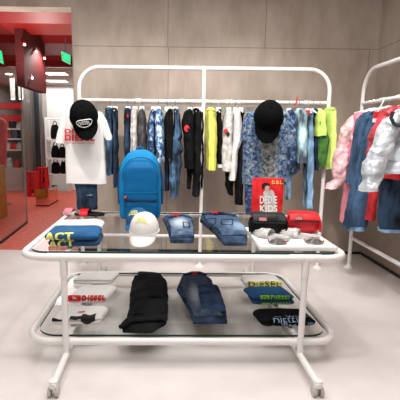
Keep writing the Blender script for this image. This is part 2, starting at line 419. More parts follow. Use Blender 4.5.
# glass / mirror partition at left of the hall
g0 = atZ(0, 244, 0); g1 = atZ(27, 223, 0)
gp = thing('glass_partition', ((g0.x+g1.x)/2, (g0.y+g1.y)/2, 0), 'tall frameless glass partition with a black floor channel at the left edge', 'glass partition')
dv = (g1-g0).normalized(); g00 = g1-dv*1.3
def slab(p, q, t, z0, z1):
    d = (q-p).normalized(); nn = Vector((-d.y, d.x, 0))*t/2; mb = MB()
    pts = [p-nn, q-nn, q+nn, p+nn]
    vs = [Vector((v.x, v.y, z)) for z in (z0, z1) for v in pts]
    return mb.add(vs, [(0,3,2,1),(4,5,6,7),(0,1,5,4),(1,2,6,5),(2,3,7,6),(3,0,4,7)])
gtop = atY(20.5, 33, g1.y).z
slab(g00, g1, .012, .03, gtop).build('pane', 'pglass', gp, False, origin=gp.location)
slab(g00, g1, .03, 0, .03).build('floor_channel', 'black_trim', gp, False, origin=gp.location)
slab(g00, g1, .03, gtop, gtop+.03).build('top_rail', 'chrome', gp, False, origin=gp.location)
slab(g1, g1+dv*.014, .02, .03, gtop).build('edge_strip', 'steel', gp, False, origin=gp.location)
# second pane further right (top rail at x 50-72)
h0 = atY(49.5, 33, 6.2); h1 = atY(72, 33, 6.2)

# ceiling lamps
def led(x, y, z, w, d, lab, power):
    t = thing('ceiling_light', (x, y, z), lab, 'ceiling light', 'ceiling lights in the far room')
    MB().box((x, y, z-.012), (w+.03, d+.03, .02)).build('frame', 'plastic', t, False, origin=t.location)
    MB().box((x, y, z-.026), (w, d, .008)).build('diffuser', 'led', t, False, origin=t.location)
    return t
for px0, px1, y, lab in ((46, 66, 72.5, 'wide flat ceiling light in the far room, nearest the red soffit'), (47, 66, 80, 'second flat ceiling light row beyond the red soffit'), (54, 66, 86.5, 'short flat ceiling light low behind the red soffit')):
    p = atZ(px0, y, fc); q = atZ(px1, y, fc)
    led((p.x+q.x)/2, p.y, fc, q.x-p.x, .34, lab, 1)
for (px, y, lab) in ((9, 74, 'round white downlight in the far ceiling seen through the glass partition'), (13, 99, 'small round downlight low in the far ceiling behind the glass'), (21, 99, 'small round downlight right of the low one behind the glass'),
                     (50, 74, 'bright round spotlight near the grey pilaster in the far ceiling')):
    p = atZ(px, y, fc-.03) if y < 90 else atZ(px, y, 2.3)
    t = thing('downlight', p, lab, 'downlight', 'downlights in the far room')
    zt2 = fc if y < 90 else fc
    r_ = .09 if y < 90 else .055
    MB().lathe([(r_*.3, zt2-p.z), (r_, zt2-p.z-.0), (r_, .0), (r_*.8, 0)], p).build('housing', 'plastic', t)
    MB().lathe([(r_*.01, -.002), (r_*.78, -.002), (r_*.7, -.012), (.001, -.012)], p).build('lens', 'spotlens', t)
# small spotlights on the red bulkhead/ceiling
for (px, y, Y, lab) in ((23.8, 43.5, 5.86, 'small white spotlight on the red ceiling, highest of four'), (35.5, 50.5, 6.33, 'small spotlight with red housing under the red ceiling'), (43.8, 57.5, 6.76, 'small white spotlight at the right edge of the red bulkhead'), (31.5, 77, 6.15, 'tilted white spotlight low on the red bulkhead')):
    p = atY(px, y, Y)
    t = thing('spotlight', p, lab, 'spotlight', 'spotlights on the red bulkhead')
    MB().tube([p+Vector((0, 0, .0)), p+Vector((-.02, .03, .03)), Vector((bx-.01, p.y+.04, p.z+.04))], .012).build('bracket', 'redgloss', t, origin=p)
    d = Vector((.5, -.5, -.55)).normalized()
    MB().tube([p-d*.07, p+d*.0, p+d*.02], [.02, .024, .024]).build('housing', 'redgloss', t, origin=p)
    MB().tube([p+d*.02, p+d*.04, p+d*.05], [.015, .013, .006]).build('lens', 'spotlens', t, origin=p)

# exit signs
def exit_sign(corners, Y, lab):
    ps = [atY(x, y, Y) for x, y in corners]; c = sum(ps, Vector())/4
    t = thing('exit_sign', c, lab, 'exit sign')
    th = Vector((0, .03, 0)); MB().add(ps+[p+th for p in ps], [(0,1,2,3),(7,6,5,4),(0,4,5,1),(1,5,6,2),(2,6,7,3),(3,7,4,0)]).build('light_box', 'exit', t, False, origin=c)
    f = lambda u, v: ps[3].lerp(ps[2], u).lerp(ps[0].lerp(ps[1], u), v)+Vector((0, -.004, 0))
    mb = MB(); m2 = MB()
    def q(m_, u0, u1, v0, v1): m_.add([f(u0, v0), f(u1, v0), f(u1, v1), f(u0, v1)], [(0, 1, 2, 3)])
    q(mb, .08, .3, .12, .22); q(mb, .36, .62, .1, .2); q(mb, .68, .92, .14, .3)   # writing line
    q(mb, .12, .2, .4, .8); q(mb, .06, .32, .55, .65)                                # running figure
    mb.build('symbols', 'exitink', t, False, origin=c)
    mt = MB(); top = (ps[0]+ps[1])/2+Vector((0, .015, 0)); mt.tube([top, Vector((top.x, top.y, EZ+.02))], .008); mt.build('hanging_rod', 'steel', t, origin=c)
exit_sign([(61, 51), (70, 55), (70, 64.5), (62, 60.5)], 6.5, 'green lit exit sign hanging under the red ceiling beside the wall edge')
exit_sign([(-6, 46), (1, 51), (3, 64), (-5, 60)], 5.9, 'green lit exit sign cut by the left edge of the photo')

# stools
def stool(px0, px1, ytop, yfoot, lab):
    b0 = atZ(px0, yfoot, 0); b1 = atZ(px1, yfoot, 0); cx = (b0.x+b1.x)/2; cy = b0.y+.15; w = (b1.x-b0.x)*.97; h = atY(px0, ytop, b0.y).z
    t = thing('red_stool', (cx, cy, 0), lab, 'stool', 'red stools in the hall')
    MB().box((cx, cy, h-.02), (w, w*.8, .04), bev=.01).build('seat', 'stool', t)
    for sx in (-1, 1):
        for sy in (-1, 1):
            MB().tube([(cx+sx*w*.34, cy+sy*w*.26, h-.04), (cx+sx*w*.44, cy+sy*w*.34, 0)], [.035, .045], 8).build('leg', 'stool', t)
    for z in (h*.35, h*.7):
        for sy in (-1, 1): MB().box((cx, cy+sy*w*.3, z), (w*.76, .03, .07)).build('stretcher', 'stool', t, False)
stool(26.2, 35.6, 172, 197, 'red lacquered stool standing nearest in the red hall')
stool(36.5, 47, 167.5, 194, 'red lacquered stool set back against the dark pilaster')

# shelf with black bags
SY = 10.2
sa = atY(47.5, 190, SY); sb = atY(68, 190, SY); zf = [atY(55, y, SY).z for y in (139, 158, 174, 190.5)]
sh = thing('shelving_unit', ((sa.x+sb.x)/2, SY+.2, 0), 'white wall shelving holding black bags beyond the hanging white tee', 'shelf')
cx = (sa.x+sb.x)/2; w = sb.x-sa.x
for z in zf[:3]: MB().box((cx, SY+.2, z-.02), (w, .4, .035)).build('shelf_board', 'plastic', sh, False)
MB().box((cx, SY+.2, zf[3]/2), (w, .4, max(.05, zf[3]))).build('plinth', 'tile', sh, False)
for sx in (-1, 1): MB().box((cx+sx*w/2, SY+.2, .95), (.03, .4, 1.9)).build('side_post', 'plastic', sh, False)
MB().tube([(cx-w/2, SY+.1, 1.86), (cx+w/2, SY+.1, 1.86)], .015).build('rail', 'plastic', sh)
def small_bag(px0, px1, y0, y1, z, lab, Y=SY, m='black'):
    a = atY(px0, y1, Y); b = atY(px1, y0, Y); hgt = b.z-a.z; c = Vector(((a.x+b.x)/2, Y+.16, z)); w = b.x-a.x
    t = thing('black_bag', c, lab, 'bag', 'black bags on the white wall shelves')
    rings = []
    for i in range(9):
        q = i/8; s_ = (1-.35*q**3)*(1 if 0 < i < 8 else .8)
        rings.append([c+Vector((px*s_, py*s_, hgt*.8*q)) for px, py in rrect(w/2, .1, .05, 3)])
    MB().loft(rings).build('body', m, t, origin=c, disp=crinkle(.01, 7, px0))
    MB().tube([c+Vector((w*.25*math.cos(q), 0, hgt*.76+hgt*.24*math.sin(q))) for q in [PI*i/8 for i in range(9)]], .012, 6).build('handle', m, t, origin=c)
small_bag(49.5, 57, 121, 139, zf[0], 'black backpack on the top white shelf')
small_bag(50, 57, 141.5, 157, zf[1], 'black bag at the left of the middle white shelf')
small_bag(57.5, 64, 143, 157, zf[1], 'black bag at the right of the middle white shelf, half behind the tee')
small_bag(50, 58, 158.5, 173, zf[2], 'black bag at the left of the lowest white shelf')
small_bag(59, 65, 158, 173, zf[2], 'black bag at the right of the lowest white shelf')

# far red shop display behind the glass
dY = 10.6
da = atY(-14, 160, dY); db = atY(24, 160, dY); cx = (da.x+db.x)/2; w = db.x-da.x
ds = thing('display_shelving', (cx, dY+.2, 0), 'long red and white display shelving seen through the glass partition', 'shelf')
for y_ in (129, 139, 150): MB().box((cx, dY+.2, atY(10, y_, dY).z), (w, .45, .035)).build('shelf_board', 'plastic', ds, False)
MB().box((cx, dY+.45, .95), (w, .03, 1.6)).build('back_panel', 'gray_wall', ds, False)
MB().box((cx, dY+.2, atY(10, 106, dY).z), (w, .5, .14)).build('fascia', 'stool', ds, False)
MB().box((cx, dY+.2, atY(10, 118, dY).z), (w, .5, .16)).build('red_band', 'stool', ds, False)
MB().box((cx, dY+.1, .3), (w, .6, .6)).build('counter', 'tile', ds, False)
for q in (-.5, 0, .5): MB().box((cx+q*w*.96, dY+.1, .95), (.03, .3, 1.7)).build('upright', 'steel', ds, False)
rnd = random.Random(8)
for i, (px, yb, hh, mm, cat, lab) in enumerate((
    (7.5, 128.5, 9, 'redcloth', 'garment', 'folded red garment pile high on the far shelf behind the glass'),
    (13, 128.5, 8, 'blackcap', 'hat', 'dark hat high on the far shelf behind the glass'),
    (20.5, 128.5, 8, 'tee2', 'garment', 'pale garment high on the far shelf behind the glass'),
    (9, 138.5, 8, 'redcloth', 'garment', 'red garment on the middle far shelf behind the glass'),
    (16, 138.5, 10, 'denim', 'garment', 'blue garment standing on the middle far shelf'),
    (21.5, 138.5, 6, 'black', 'garment', 'small black garment at the end of the middle far shelf'),
    (8, 149.5, 7, 'tee2', 'garment', 'white folded garment on the lower far shelf'),
    (14.5, 149.5, 6, 'stool', 'garment', 'bright red folded garment on the lower far shelf'),
    (20.5, 149.5, 7, 'offgrey', 'garment', 'grey folded garment on the lower far shelf'),
    (11, 169, 12, 'offgrey', 'garment', 'grey draped garment on the far counter'),
    (19, 169, 9, 'redcloth', 'garment', 'red garment on the far counter behind the glass'))):
    c = atY(px, yb, dY+.12)
    if yb == 169: c.z = .6; c.y = dY+.05; hh *= .8
    else: c.z = atY(10, yb+.5, dY).z+.018
    t = MB(); h_ = hh*.0265; wd = .085
    rings = []
    for q in range(8):
        u = q/7; s_ = (1-.3*u*u)*(.85 if q in (0, 7) else 1)
        rings.append([c+Vector((x_*s_*(1+.15*math.sin(3*u+i)), y_*s_, h_*u)) for x_, y_ in rrect(wd, .1, .04, 3)])
    t.loft(rings); tag(t.build('display_garment' if cat == 'garment' else 'display_hat', mm, origin=c, disp=None), lab, cat)
c = atY(1.5, 140, 8.4)
garment('red_jacket', 'red jacket hanging at the left edge behind the glass partition', 'jacket', 8.4, .12, [[(118, -4, 4), (124, -7, 6.5), (150, -7, 6), (166, -6, 5)]], 'redcloth', folds=4)
gr = thing('garment_stand', atZ(0, 189.5, 0)*1, 'slim steel stand carrying the red jacket at the left edge', 'stand')
rp = atY(0, 118, 8.4); gr.location = (rp.x, 8.4, 0)
MB().tube([(rp.x, 8.4, .02), (rp.x, 8.4, rp.z+.05)], .015).build('pole', 'steel', gr)
MB().lathe([(.15, 0), (.15, .015), (.02, .02)], (rp.x, 8.4, 0)).build('base', 'steel', gr)
yb = atY(1, 192, 6.9)
yz = atY(1, 166, 6.9).z
ybx = MB().box((yb.x-.235, 6.95, yz/2), (.5, .3, yz), bev=.01); tag(ybx.build('ochre_plinth', 'yellowbox', origin=(yb.x-.235, 6.95, 0)), 'ochre block standing at the left edge behind the glass partition', 'plinth')

# ================================================================== TABLE
TC = Vector((.085, 3.07, 0)); TR = math.radians(1.2); TM = Matrix.Translation(TC) @ Matrix.Rotation(TR, 4, 'Z')
tb = thing('display_table', TC, 'large white tubular two-tier display table with rounded glass tops on casters', 'display table')
def rail_loop(hx, hy, r, z, cy=0):
    return [Vector((x, y+cy, z)) for x, y in rrect(hx, hy, r, 8)]
UZ, LZ = .715, .152
def bt(mb, name, m, parent=tb, smooth=True): return mb.build(name, m, parent, smooth, xf=TM, origin=wloc(parent))
bt(MB().tube(rail_loop(1.02, .69, .14, UZ), .0235, 14, closed=True), 'upper_rail', 'white')
bt(MB().tube(rail_loop(1.01, .64, .16, LZ, -.03), .0235, 14, closed=True), 'lower_rail', 'white')
for sx in (-1, 1):
    for sy in (-1, 1):
        p = bt(MB().tube([(sx*.748, sy*.692, .07), (sx*.748, sy*.692, UZ-.005)], .0195, 14), 'post', 'white')
        bt(MB().tube([(sx*.748, sy*.692, UZ-.12), (sx*.748, sy*.692, UZ)], .0235, 14), 'collar', 'white', p)
    b = bt(MB().tube([(sx*.748, -1.02, .068), (sx*.748, -1.0, .075), (sx*.748, 0, .075), (sx*.748, 1.0, .075), (sx*.748, 1.02, .068)], .021, 14), 'base_bar', 'white')
    for sy in (-1, 1):
        cs = MB(); cs.tube([(sx*.748, sy*1.0, .055), (sx*.748, sy*1.0, .095)], .024)
        bt(cs, 'end_cap', 'white', b)
        cw = MB()
        for q in (-1, 1): cw.tube([(sx*.748+q*.012, sy*1.0, .028), (sx*.748+q*.03, sy*1.0, .028)], .028, 16)
        bt(cw, 'caster', 'rubber', b)
    for z in (UZ,):
        for sy in (-1, 1): bt(MB().tube([(sx*.748-.1, sy*.69, z), (sx*.748+.1, sy*.69, z)], .026, 14), 'clamp', 'white')
# cross supports under the glass
for sx in (-1, 1):
    bt(MB().box((sx*.748, 0, UZ+.002), (.03, 1.36, .018)), 'glass_support', 'white', smooth=False)
    bt(MB().box((sx*.748, -.02, LZ+.002), (.03, 1.29, .018)), 'glass_support', 'white', smooth=False)
def glass_top(name, hx, hy, r, z, cy, tuckx=0):
    mb = MB(); o = [Vector((x, y+cy, 0)) for x, y in rrect(hx, hy, r, 10)]; n = len(o)
    lo = [p+Vector((0, 0, z)) for p in o]; hi = [p+Vector((0, 0, z+.014)) for p in o]
    mb.add(lo+hi, [tuple(range(n))[::-1], tuple(range(n, 2*n))]+[(i, (i+1) % n, n+(i+1) % n, n+i) for i in range(n)], 0)
    mb.m = [0, 0]+[1]*n
    bt(mb, name, ['glass', 'gedge'], smooth=False)
UG, LG = UZ+.014, LZ+.012
glass_top('upper_glass_top', .985, .655, .12, UG, 0)
glass_top('lower_glass_top', .965, .60, .14, LG, -.03)
UT, LT = UG+.0141, LG+.0141   # resting heights

# ================================================================== RACKS
RY = 4.38; RX0, RXM, RX1 = -.98, .345, 1.682; RZT = 2.17; RZB = 1.83; rr_ = .021
rk = thing('clothes_rack', (.35, RY, 0), 'wide white tubular clothes rack standing before the back wall', 'clothes rack')
def B(mb, name, m, par, smooth=True): return mb.build(name, m, par, smooth, origin=wloc(par))
path = [Vector((RX0, RY, 0.02)), Vector((RX0, RY, RZT-.22))]+arc((RX0+.22, RY, RZT-.22), .22, PI, PI/2, (1, 0, 0), (0, 0, 1), 9)[1:]+arc((RX1-.22, RY, RZT-.22), .22, PI/2, 0, (1, 0, 0), (0, 0, 1), 9)+[Vector((RX1, RY, .02))]
B(MB().tube(path, rr_, 14), 'hoop_frame', 'white', rk)
B(MB().tube([(RXM, RY, .02), (RXM, RY, RZT)], .02, 14), 'centre_post', 'white', rk)
B(MB().tube([(RX0, RY, RZB), (RX1, RY, RZB)], .017, 14), 'hanging_rail', 'white', rk)
B(MB().tube([(RX0, RY, .352), (RX1, RY, .352)], .019, 14), 'lower_rail', 'white', rk)
B(MB().box(((RX0+RX1)/2, RY+.03, RZB-.075), (RX1-RX0-.02, .012, .05)), 'signage_rail', 'steel', rk, False)
for x in (RX0, RXM, RX1):
    B(MB().lathe([(.001, 0), (.055, 0), (.055, .008), (.03, .02), (.022, .03)], (x, RY, 0)), 'foot', 'white', rk)
for x in (-.35, .12, .345, .62, 1.05, 1.45): B(MB().tube([(x-.03, RY, RZB), (x+.03, RY, RZB)], .022, 14), 'sleeve', 'white', rk)

SX = 2.06; SY0 = 4.42
sr = thing('clothes_rack', (SX, 3.2, 0), 'white tubular clothes rack along the right wall with puffer jackets', 'clothes rack')
path = [Vector((SX, SY0, .02)), Vector((SX, SY0, RZT-.24))]+arc((SX, SY0-.24, RZT-.24), .24, 0, PI/2, (0, 1, 0), (0, 0, 1), 9)[1:]+arc((SX, 2.1, RZT-.24), .24, PI/2, PI, (0, 1, 0), (0, 0, 1), 9)+[Vector((SX, 1.86, .02))]
B(MB().tube(path, rr_, 14), 'hoop_frame', 'white', sr)
B(MB().tube([(SX, SY0, RZB), (SX, 1.86, RZB)], .019, 14), 'hanging_rail', 'white', sr)
B(MB().tube([(SX, SY0, .35), (SX, 1.86, .35)], .019, 14), 'lower_rail', 'white', sr)
for y in (SY0, 1.86): B(MB().lathe([(.001, 0), (.055, 0), (.055, .008), (.03, .02), (.022, .03)], (SX, y, 0)), 'foot', 'white', sr)
for y in (4.0, 3.72, 3.2): B(MB().tube([(SX, y-.04, RZB), (SX, y+.04, RZB)], .024, 14), 'sleeve', 'white', sr)

# hangers: built once, copied
def make_hanger(w, loc, along='y'):
    t = thing('hanger', loc, '', 'hanger'); c = Vector(loc)
    hk = [c+Vector((0, 0, .0))+Vector((0, math.cos(a)*.022, math.sin(a)*.022)) for a in [math.radians(q) for q in range(-60, 181, 24)]]
    # hook hangs over the rail; stem runs down from it
    if along == 'x': hk = [Vector((c.x+(p.y-c.y), c.y, p.z)) for p in hk]
    stem = hk[::-1]+[] 
    B(MB().tube(hk, .003, 6), 'hook', 'chrome', t)
    st = hk[-1]
    B(MB().tube([st, Vector((c.x, c.y, c.z-.05)), Vector((c.x, c.y, c.z-.075))], .003, 6), 'stem', 'chrome', t)
    dv = Vector((0, 1, 0)) if along == 'y' else Vector((1, 0, 0))
    bar = [c-dv*w+Vector((0, 0, -.115)), c-dv*w*.5+Vector((0, 0, -.095)), c+Vector((0, 0, -.075)), c+dv*w*.5+Vector((0, 0, -.095)), c+dv*w+Vector((0, 0, -.115))]
    B(MB().tube(bar, [.007, .01, .012, .01, .007], 8), 'bar', 'plastic', t)
    B(MB().box(c+Vector((0, 0, -.085)), (.05, .05, .045), bev=.006), 'size_marker', 'plastic', t)
    return t
def copy_tree(o, parent=None):
    c = o.copy(); C.objects.link(c)
    if parent is not None: c.parent = parent
    for ch in o.children: copy_tree(ch, c)
    return c
def place_hanger(first, used, loc, lab, grp, rz=0):
    h = first if not used else copy_tree(first)
    h.location = loc; h.rotation_euler.z = rz; h['label'] = lab; h['group'] = grp; return h

# ================================================================== GARMENTS on the rear rack
D = .15
G1 = 'garments on the rear rack'
J, T_, S_ = 'jeans', 'trousers', 'shirt'
rear = [
 # name, label, category, Y, depth, lofts, material, kwargs, hanger px
 ('hanging_jeans', 'mid-blue jeans on the rear rack, just right of the white tee', J, RY, D, [[(108.5, 107, 113), (112, 106, 114), (125, 105, 113.5), (145, 106, 113), (174, 108, 113)]], 'denim', {}, 110),
 ('hanging_jeans', 'narrow blue jeans on the rear rack hanging lower beside the mid-blue pair', J, RY, D*.8, [[(108.5, 113.6, 117), (120, 113.4, 117.5), (150, 113.5, 118), (186, 114.5, 118.5)]], 'denimd', {}, 115.5),
 ('hanging_jeans', 'dark blue jeans with red tag on the rear rack above the blue backpack', J, RY, D, [[(109, 126, 130), (114, 125, 131), (135, 124.5, 130.5), (172, 125, 130)]], 'denimd', {}, 128),
 ('hanging_tee', 'light grey tee on the rear rack left of a dark grey one', 'tee', RY, D, [[(108.5, 133, 137), (113, 131.5, 138.5), (135, 131, 138.5), (152, 131.5, 138)]], 'offgrey', {}, 135),
 ('hanging_tee', 'dark grey mottled tee on the rear rack above the blue backpack', 'tee', RY, D, [[(109, 140.5, 143.5), (114, 139, 145), (135, 138.8, 146.5), (166, 140, 147)]], 'dgrey', {}, 142),
 ('hanging_shirt', 'dark tie-dyed blue shirt on the rear rack', S_, RY+.02, D, [[(108.5, 152.5, 155), (114, 149.5, 155.5), (122, 147.5, 155.8), (140, 147.5, 155.5), (165, 149, 155.5)]], 'tiedyed', {}, 153.5),
 ('hanging_shirt', 'pale tie-dyed blue and white shirt on the rear rack', S_, RY-.02, D, [[(108.5, 156.5, 161), (113, 155.8, 163), (125, 155, 164), (145, 156, 164.5), (162, 158, 164)]], 'tiedye', {}, 158.5),
 ('hanging_tee', 'black tee on the rear rack right of the pale tie-dyed shirt', 'tee', RY-.02, D, [[(109, 168, 172), (114, 165.5, 173.5), (123, 164, 174), (145, 165.5, 173.5), (158, 166, 173)]], 'black', {}, 170),
 ('hanging_jeans', 'ruffled mid-blue tiered denim hanging lowest on the rear rack', J, RY, D*.9, [[(109, 174, 177), (114, 173.8, 180), (128, 173.8, 181), (136, 172.5, 182.5), (140, 171, 180), (150, 170.5, 183), (154, 171, 180.5), (165, 169.5, 181.5), (169, 170.5, 180), (180, 169, 179.5), (184, 170.5, 178.5), (196, 170, 178)]], 'denim', {'step': 1.0}, 175.5),
 ('hanging_jeans', 'ink blue narrow jeans behind the black tee on the rear rack', J, RY+.08, D*.6, [[(116, 165, 169), (150, 164.5, 169), (190, 165, 169.5)]], 'denimk', {}, 167),
 ('hanging_tee', 'black tee with round red emblem on the rear rack', 'tee', RY-.03, D, [[(109, 188, 192.5), (113, 184.5, 193), (120, 181.5, 194), (126, 181.5, 194), (135, 183.5, 194), (168, 184.5, 194)]], 'black', {'folds': 3, 'amp': .05}, 190),
 ('hanging_trousers', 'washed black ruffled trousers on the rear rack left of the centre post', T_, RY, D*.9, [[(109, 193.5, 198), (114, 193.8, 200), (132, 194, 201.5), (150, 192, 201), (156, 194, 200.5), (172, 192, 201), (176, 193.5, 200), (195, 192, 199)]], 'black2', {}, 196),
 ('hanging_trousers', 'narrow black trousers hanging against the centre post of the rear rack', T_, RY+.06, D*.7, [[(109, 200.5, 202.6), (140, 200.8, 203), (165, 200.8, 203), (187, 200, 203)]], 'black', {}, 201.5),
 ('hanging_trousers', 'dark slim trousers showing below the red emblem tee', T_, RY+.05, D*.6, [[(130, 186, 192), (165, 186.5, 192), (188, 187, 191)]], 'black2', {}, None),
 ('hanging_shorts', 'lemon yellow trousers on the rear rack right of the centre post', T_, RY-.02, D, [[(109, 207, 213.5), (113, 206, 215.5), (130, 205.6, 216), (150, 206, 216), (169, 206, 215)]], 'yell', {'folds': 4}, 210.5),
 ('hanging_trousers', 'black trousers with pale hem on the rear rack beside the lemon pair', T_, RY, D*.8, [[(110, 217.5, 220), (116, 217, 221), (140, 217, 221.5), (163, 216.8, 221)]], 'black', {}, 218.5),
 ('hanging_tee', 'pale grey tee with red and black print on the rear rack', 'tee', RY-.02, D, [[(110, 227, 231), (115, 224, 232), (124, 222, 232.3), (140, 221.5, 232), (170, 220.5, 231.5)]], 'offgrey', {'folds': 3, 'amp': .05}, 229),
 ('hanging_tee', 'white tee on the rear rack left of the camouflage shirt', 'tee', RY-.04, D, [[(109, 233.5, 238), (114, 232.5, 240), (126, 232.3, 240.8), (141, 232, 240.5), (150, 230.5, 237), (179, 228, 235)]], 'tee', {'folds': 3}, 235.5),
 ('hanging_trousers', 'black trousers below the white tee on the rear rack', T_, RY+.05, D*.7, [[(150, 237, 243), (170, 225, 236), (185, 225, 233), (194, 228, 233)]], 'black', {'amp': .05}, None),
 ('hanging_trousers', 'long black trousers left of the camouflage shirt on the rear rack', T_, RY, D*.7, [[(112, 240.5, 243), (140, 238.5, 244), (170, 235, 243), (204, 235, 242.5)]], 'black2', {}, 241),
 ('hanging_shirt', 'dark patterned sleeveless shirt behind the black cap on the rear rack', S_, RY-.03, D, [[(110, 287.5, 291), (114, 286, 293), (140, 286, 294), (160, 285, 293), (171, 285, 291)]], 'tiedyed', {}, 289),
 ('hanging_shirt', 'light blue denim shirt on the rear rack near the right end', S_, RY-.04, D, [[(109.5, 296, 302), (114, 294, 305), (124, 293.6, 306), (145, 294, 306), (162, 294.5, 306)]], 'deniml', {'folds': 3}, 299),
 ('hanging_jeans', 'pale skinny jeans under the light denim shirt on the rear rack', J, RY, D*.7, [[(112, 305, 311), (140, 305, 312), (160, 304, 312), (180, 304.5, 311), (207, 305, 310.5)]], 'denimp', {}, 308),
 ('hanging_jeans', 'faded narrow jeans leg showing left of the pale skinny pair', J, RY+.04, D*.5, [[(150, 285.5, 297), (170, 284, 300), (176, 286, 291.5), (199, 286, 289.5)]], 'denimp', {'amp': .04}, None),
 ('hanging_jeans', 'dark narrow jeans between the pale denim and the lime clothes', J, RY+.03, D*.8, [[(109.5, 312, 314.3), (130, 312.4, 315), (160, 312.3, 315), (170, 312.5, 314.8)]], 'denimd', {}, 313),
 ('hanging_shorts', 'leaf green shorts on the rear rack in front of the lime top', 'shorts', RY-.02, D*.9, [[(111, 315.5, 320), (125, 315, 323), (140, 315.2, 327.5), (150, 315, 326), (166, 315, 322)]], 'green', {}, None),
 ('hanging_tee', 'lime top with short sleeve at the right end of the rear rack', 'tee', RY-.05, D*.8, [[(110, 317, 322), (114, 315.5, 324), (136, 315.3, 324)]], 'lime', {'folds': 3}, 319.5),
 ('hanging_trousers', 'lime trousers at the far right end of the rear rack', T_, RY, D, [[(108.5, 325.5, 331), (113, 324.5, 332.3), (135, 324.3, 332.6), (150, 323.5, 332.5), (168, 322.5, 331.5)]], 'lime', {'folds': 4}, 328),
]
hg = make_hanger(.13, (0, 0, 0)); hg_used = False
objs = {}
for (nm, lab, cat, Y, dep, lofts, m, kw, hx) in rear:
    # parts: a waistband on trousers, a neckband on tops
    r0 = lofts[0][0]; r1 = lofts[0][1]
    parts = []
    if cat in ('jeans', 'trousers', 'shorts') and hx: parts.append(('waistband', [(r0[0]-.8, r0[1]-.1, r0[2]+.1), (r0[0]+2.2, lerp(r0[1], r1[1], .7)-.3, lerp(r0[2], r1[2], .7)+.3)], m, dep*1.04, 0))
    t = garment(nm, lab, cat, Y, dep, lofts, m, parts=parts, **kw)
    objs[lab] = t
    if hx:
        p = atY(hx, 102, RY)
        place_hanger(hg, hg_used, (p.x, RY, RZB), 'white hanger on the rear rack holding the '+lab.split(' on the')[0].split(' hanging')[0].split(' under')[0].split(' behind')[0].split(' between')[0].split(' at the')[0].split(' below')[0].split(' left of')[0].split(' beside')[0].split(' above')[0].split(' right of')[0], 'hangers on the rear rack'); hg_used = True
# small prints / tags
def patch(parent, name, px, py, rx, ry, Y, m, n=14, label=None, bulge=.0):
    mb = MB(); c = atY(px, py, Y); e = atY(px+rx, py, Y); f = atY(px, py-ry, Y); u = e-c; v = f-c
    vs = [c+Vector((0, -.006, 0))]+[c+u*math.cos(2*PI*i/n)+v*math.sin(2*PI*i/n) for i in range(n)]
    vs2 = [c+Vector((0, .03, 0))+u*math.cos(2*PI*i/n)+v*math.sin(2*PI*i/n) for i in range(n)]
    mb.add(vs, [(0, 1+i, 1+(i+1) % n) for i in range(n)]); mb.add(vs[1:]+vs2, [(i, (i+1) % n, n+(i+1) % n, n+i) for i in range(n)])
    o = mb.build(name, m, parent, False, origin=wloc(parent))
    if label: o['label'] = label
    return o
k = [o for l, o in objs.items() if 'round red emblem' in l][0]
patch(k, 'emblem', 186.8, 128.5, 2.5, 3.4, RY-.185, 'red'); patch(k, 'emblem', 188.2, 129, 1.1, 1.6, RY-.192, 'blackprint', label='black centre of the emblem')
k = [o for l, o in objs.items() if 'red and black print' in l][0]
patch(k, 'print', 226, 131, 2.2, 2.4, RY-.18, 'red', 7); patch(k, 'print', 228, 134, 1.8, 2.6, RY-.18, 'blackprint', 6)
k = [o for l, o in objs.items() if 'jeans with red tag' in l][0]
patch(k, 'red_tag', 127.6, 116, 1, 2, RY-.165, 'red', 4)
k = [o for l, o in objs.items() if l.startswith('black trousers with pale hem')][0]
mb = MB(); hang_loft(mb, RY, D*.8, [(162.5, 216.6, 221.2), (167, 216.6, 221.4)]); mb.build('hem', 'tee2', k, origin=wloc(k))

# red tag on the rail
p = atY(296, 100, RY)
ct = MB()
q0 = atY(297, 98.5, RY-.03); q1 = atY(294, 106, RY-.03)
ct.tube([q0, q0.lerp(q1, .5)+Vector((.012, 0, 0)), q1], .008, 8); ct.tube([q0, q0+Vector((.012, .03, .02)), q0+Vector((.01, .045, -.01))], .005, 8)
tag(ct.build('red_rail_clip', 'red', origin=q0), 'small red and white clip hooked over the rear rail right of the black cap', 'clip')
q = atY(306, 112, RY-.2)
kk = [o for l, o in objs.items() if l.startswith('dark narrow jeans')][0]
q = atY(307, 112, RY-.155); MB().box(q, (.06, .012, .04)).build('red_tag', 'red', kk, False, origin=wloc(kk))

# ================================================================== OUTFITS ON STANDS (rear edge of the table)
OY = 3.60
def stand(px, ytop, label):
    b = atY(px, 200, OY); zt = atY(px, ytop, OY).z
    t = thing('outfit_stand', (b.x, OY+.03, UT), label, 'stand')
    B(MB().box((b.x, OY+.03, UT+.004), (.16, .1, .008), bev=.003), 'base_plate', 'chrome', t)
    B(MB().tube([(b.x, OY+.03, UT+.006), (b.x, OY+.03, zt)], .008), 'pole', 'chrome', t)
    B(MB().tube([(b.x-.13, OY+.03, zt-.13), (b.x, OY+.03, zt-.08), (b.x+.13, OY+.03, zt-.13)], .008), 'shoulder_bar', 'plastic', t)
    return t
stand(83, 103, 'slim chrome stand behind the white tee outfit on the table')
stand(268.5, 103, 'slim chrome stand behind the camouflage outfit on the table')

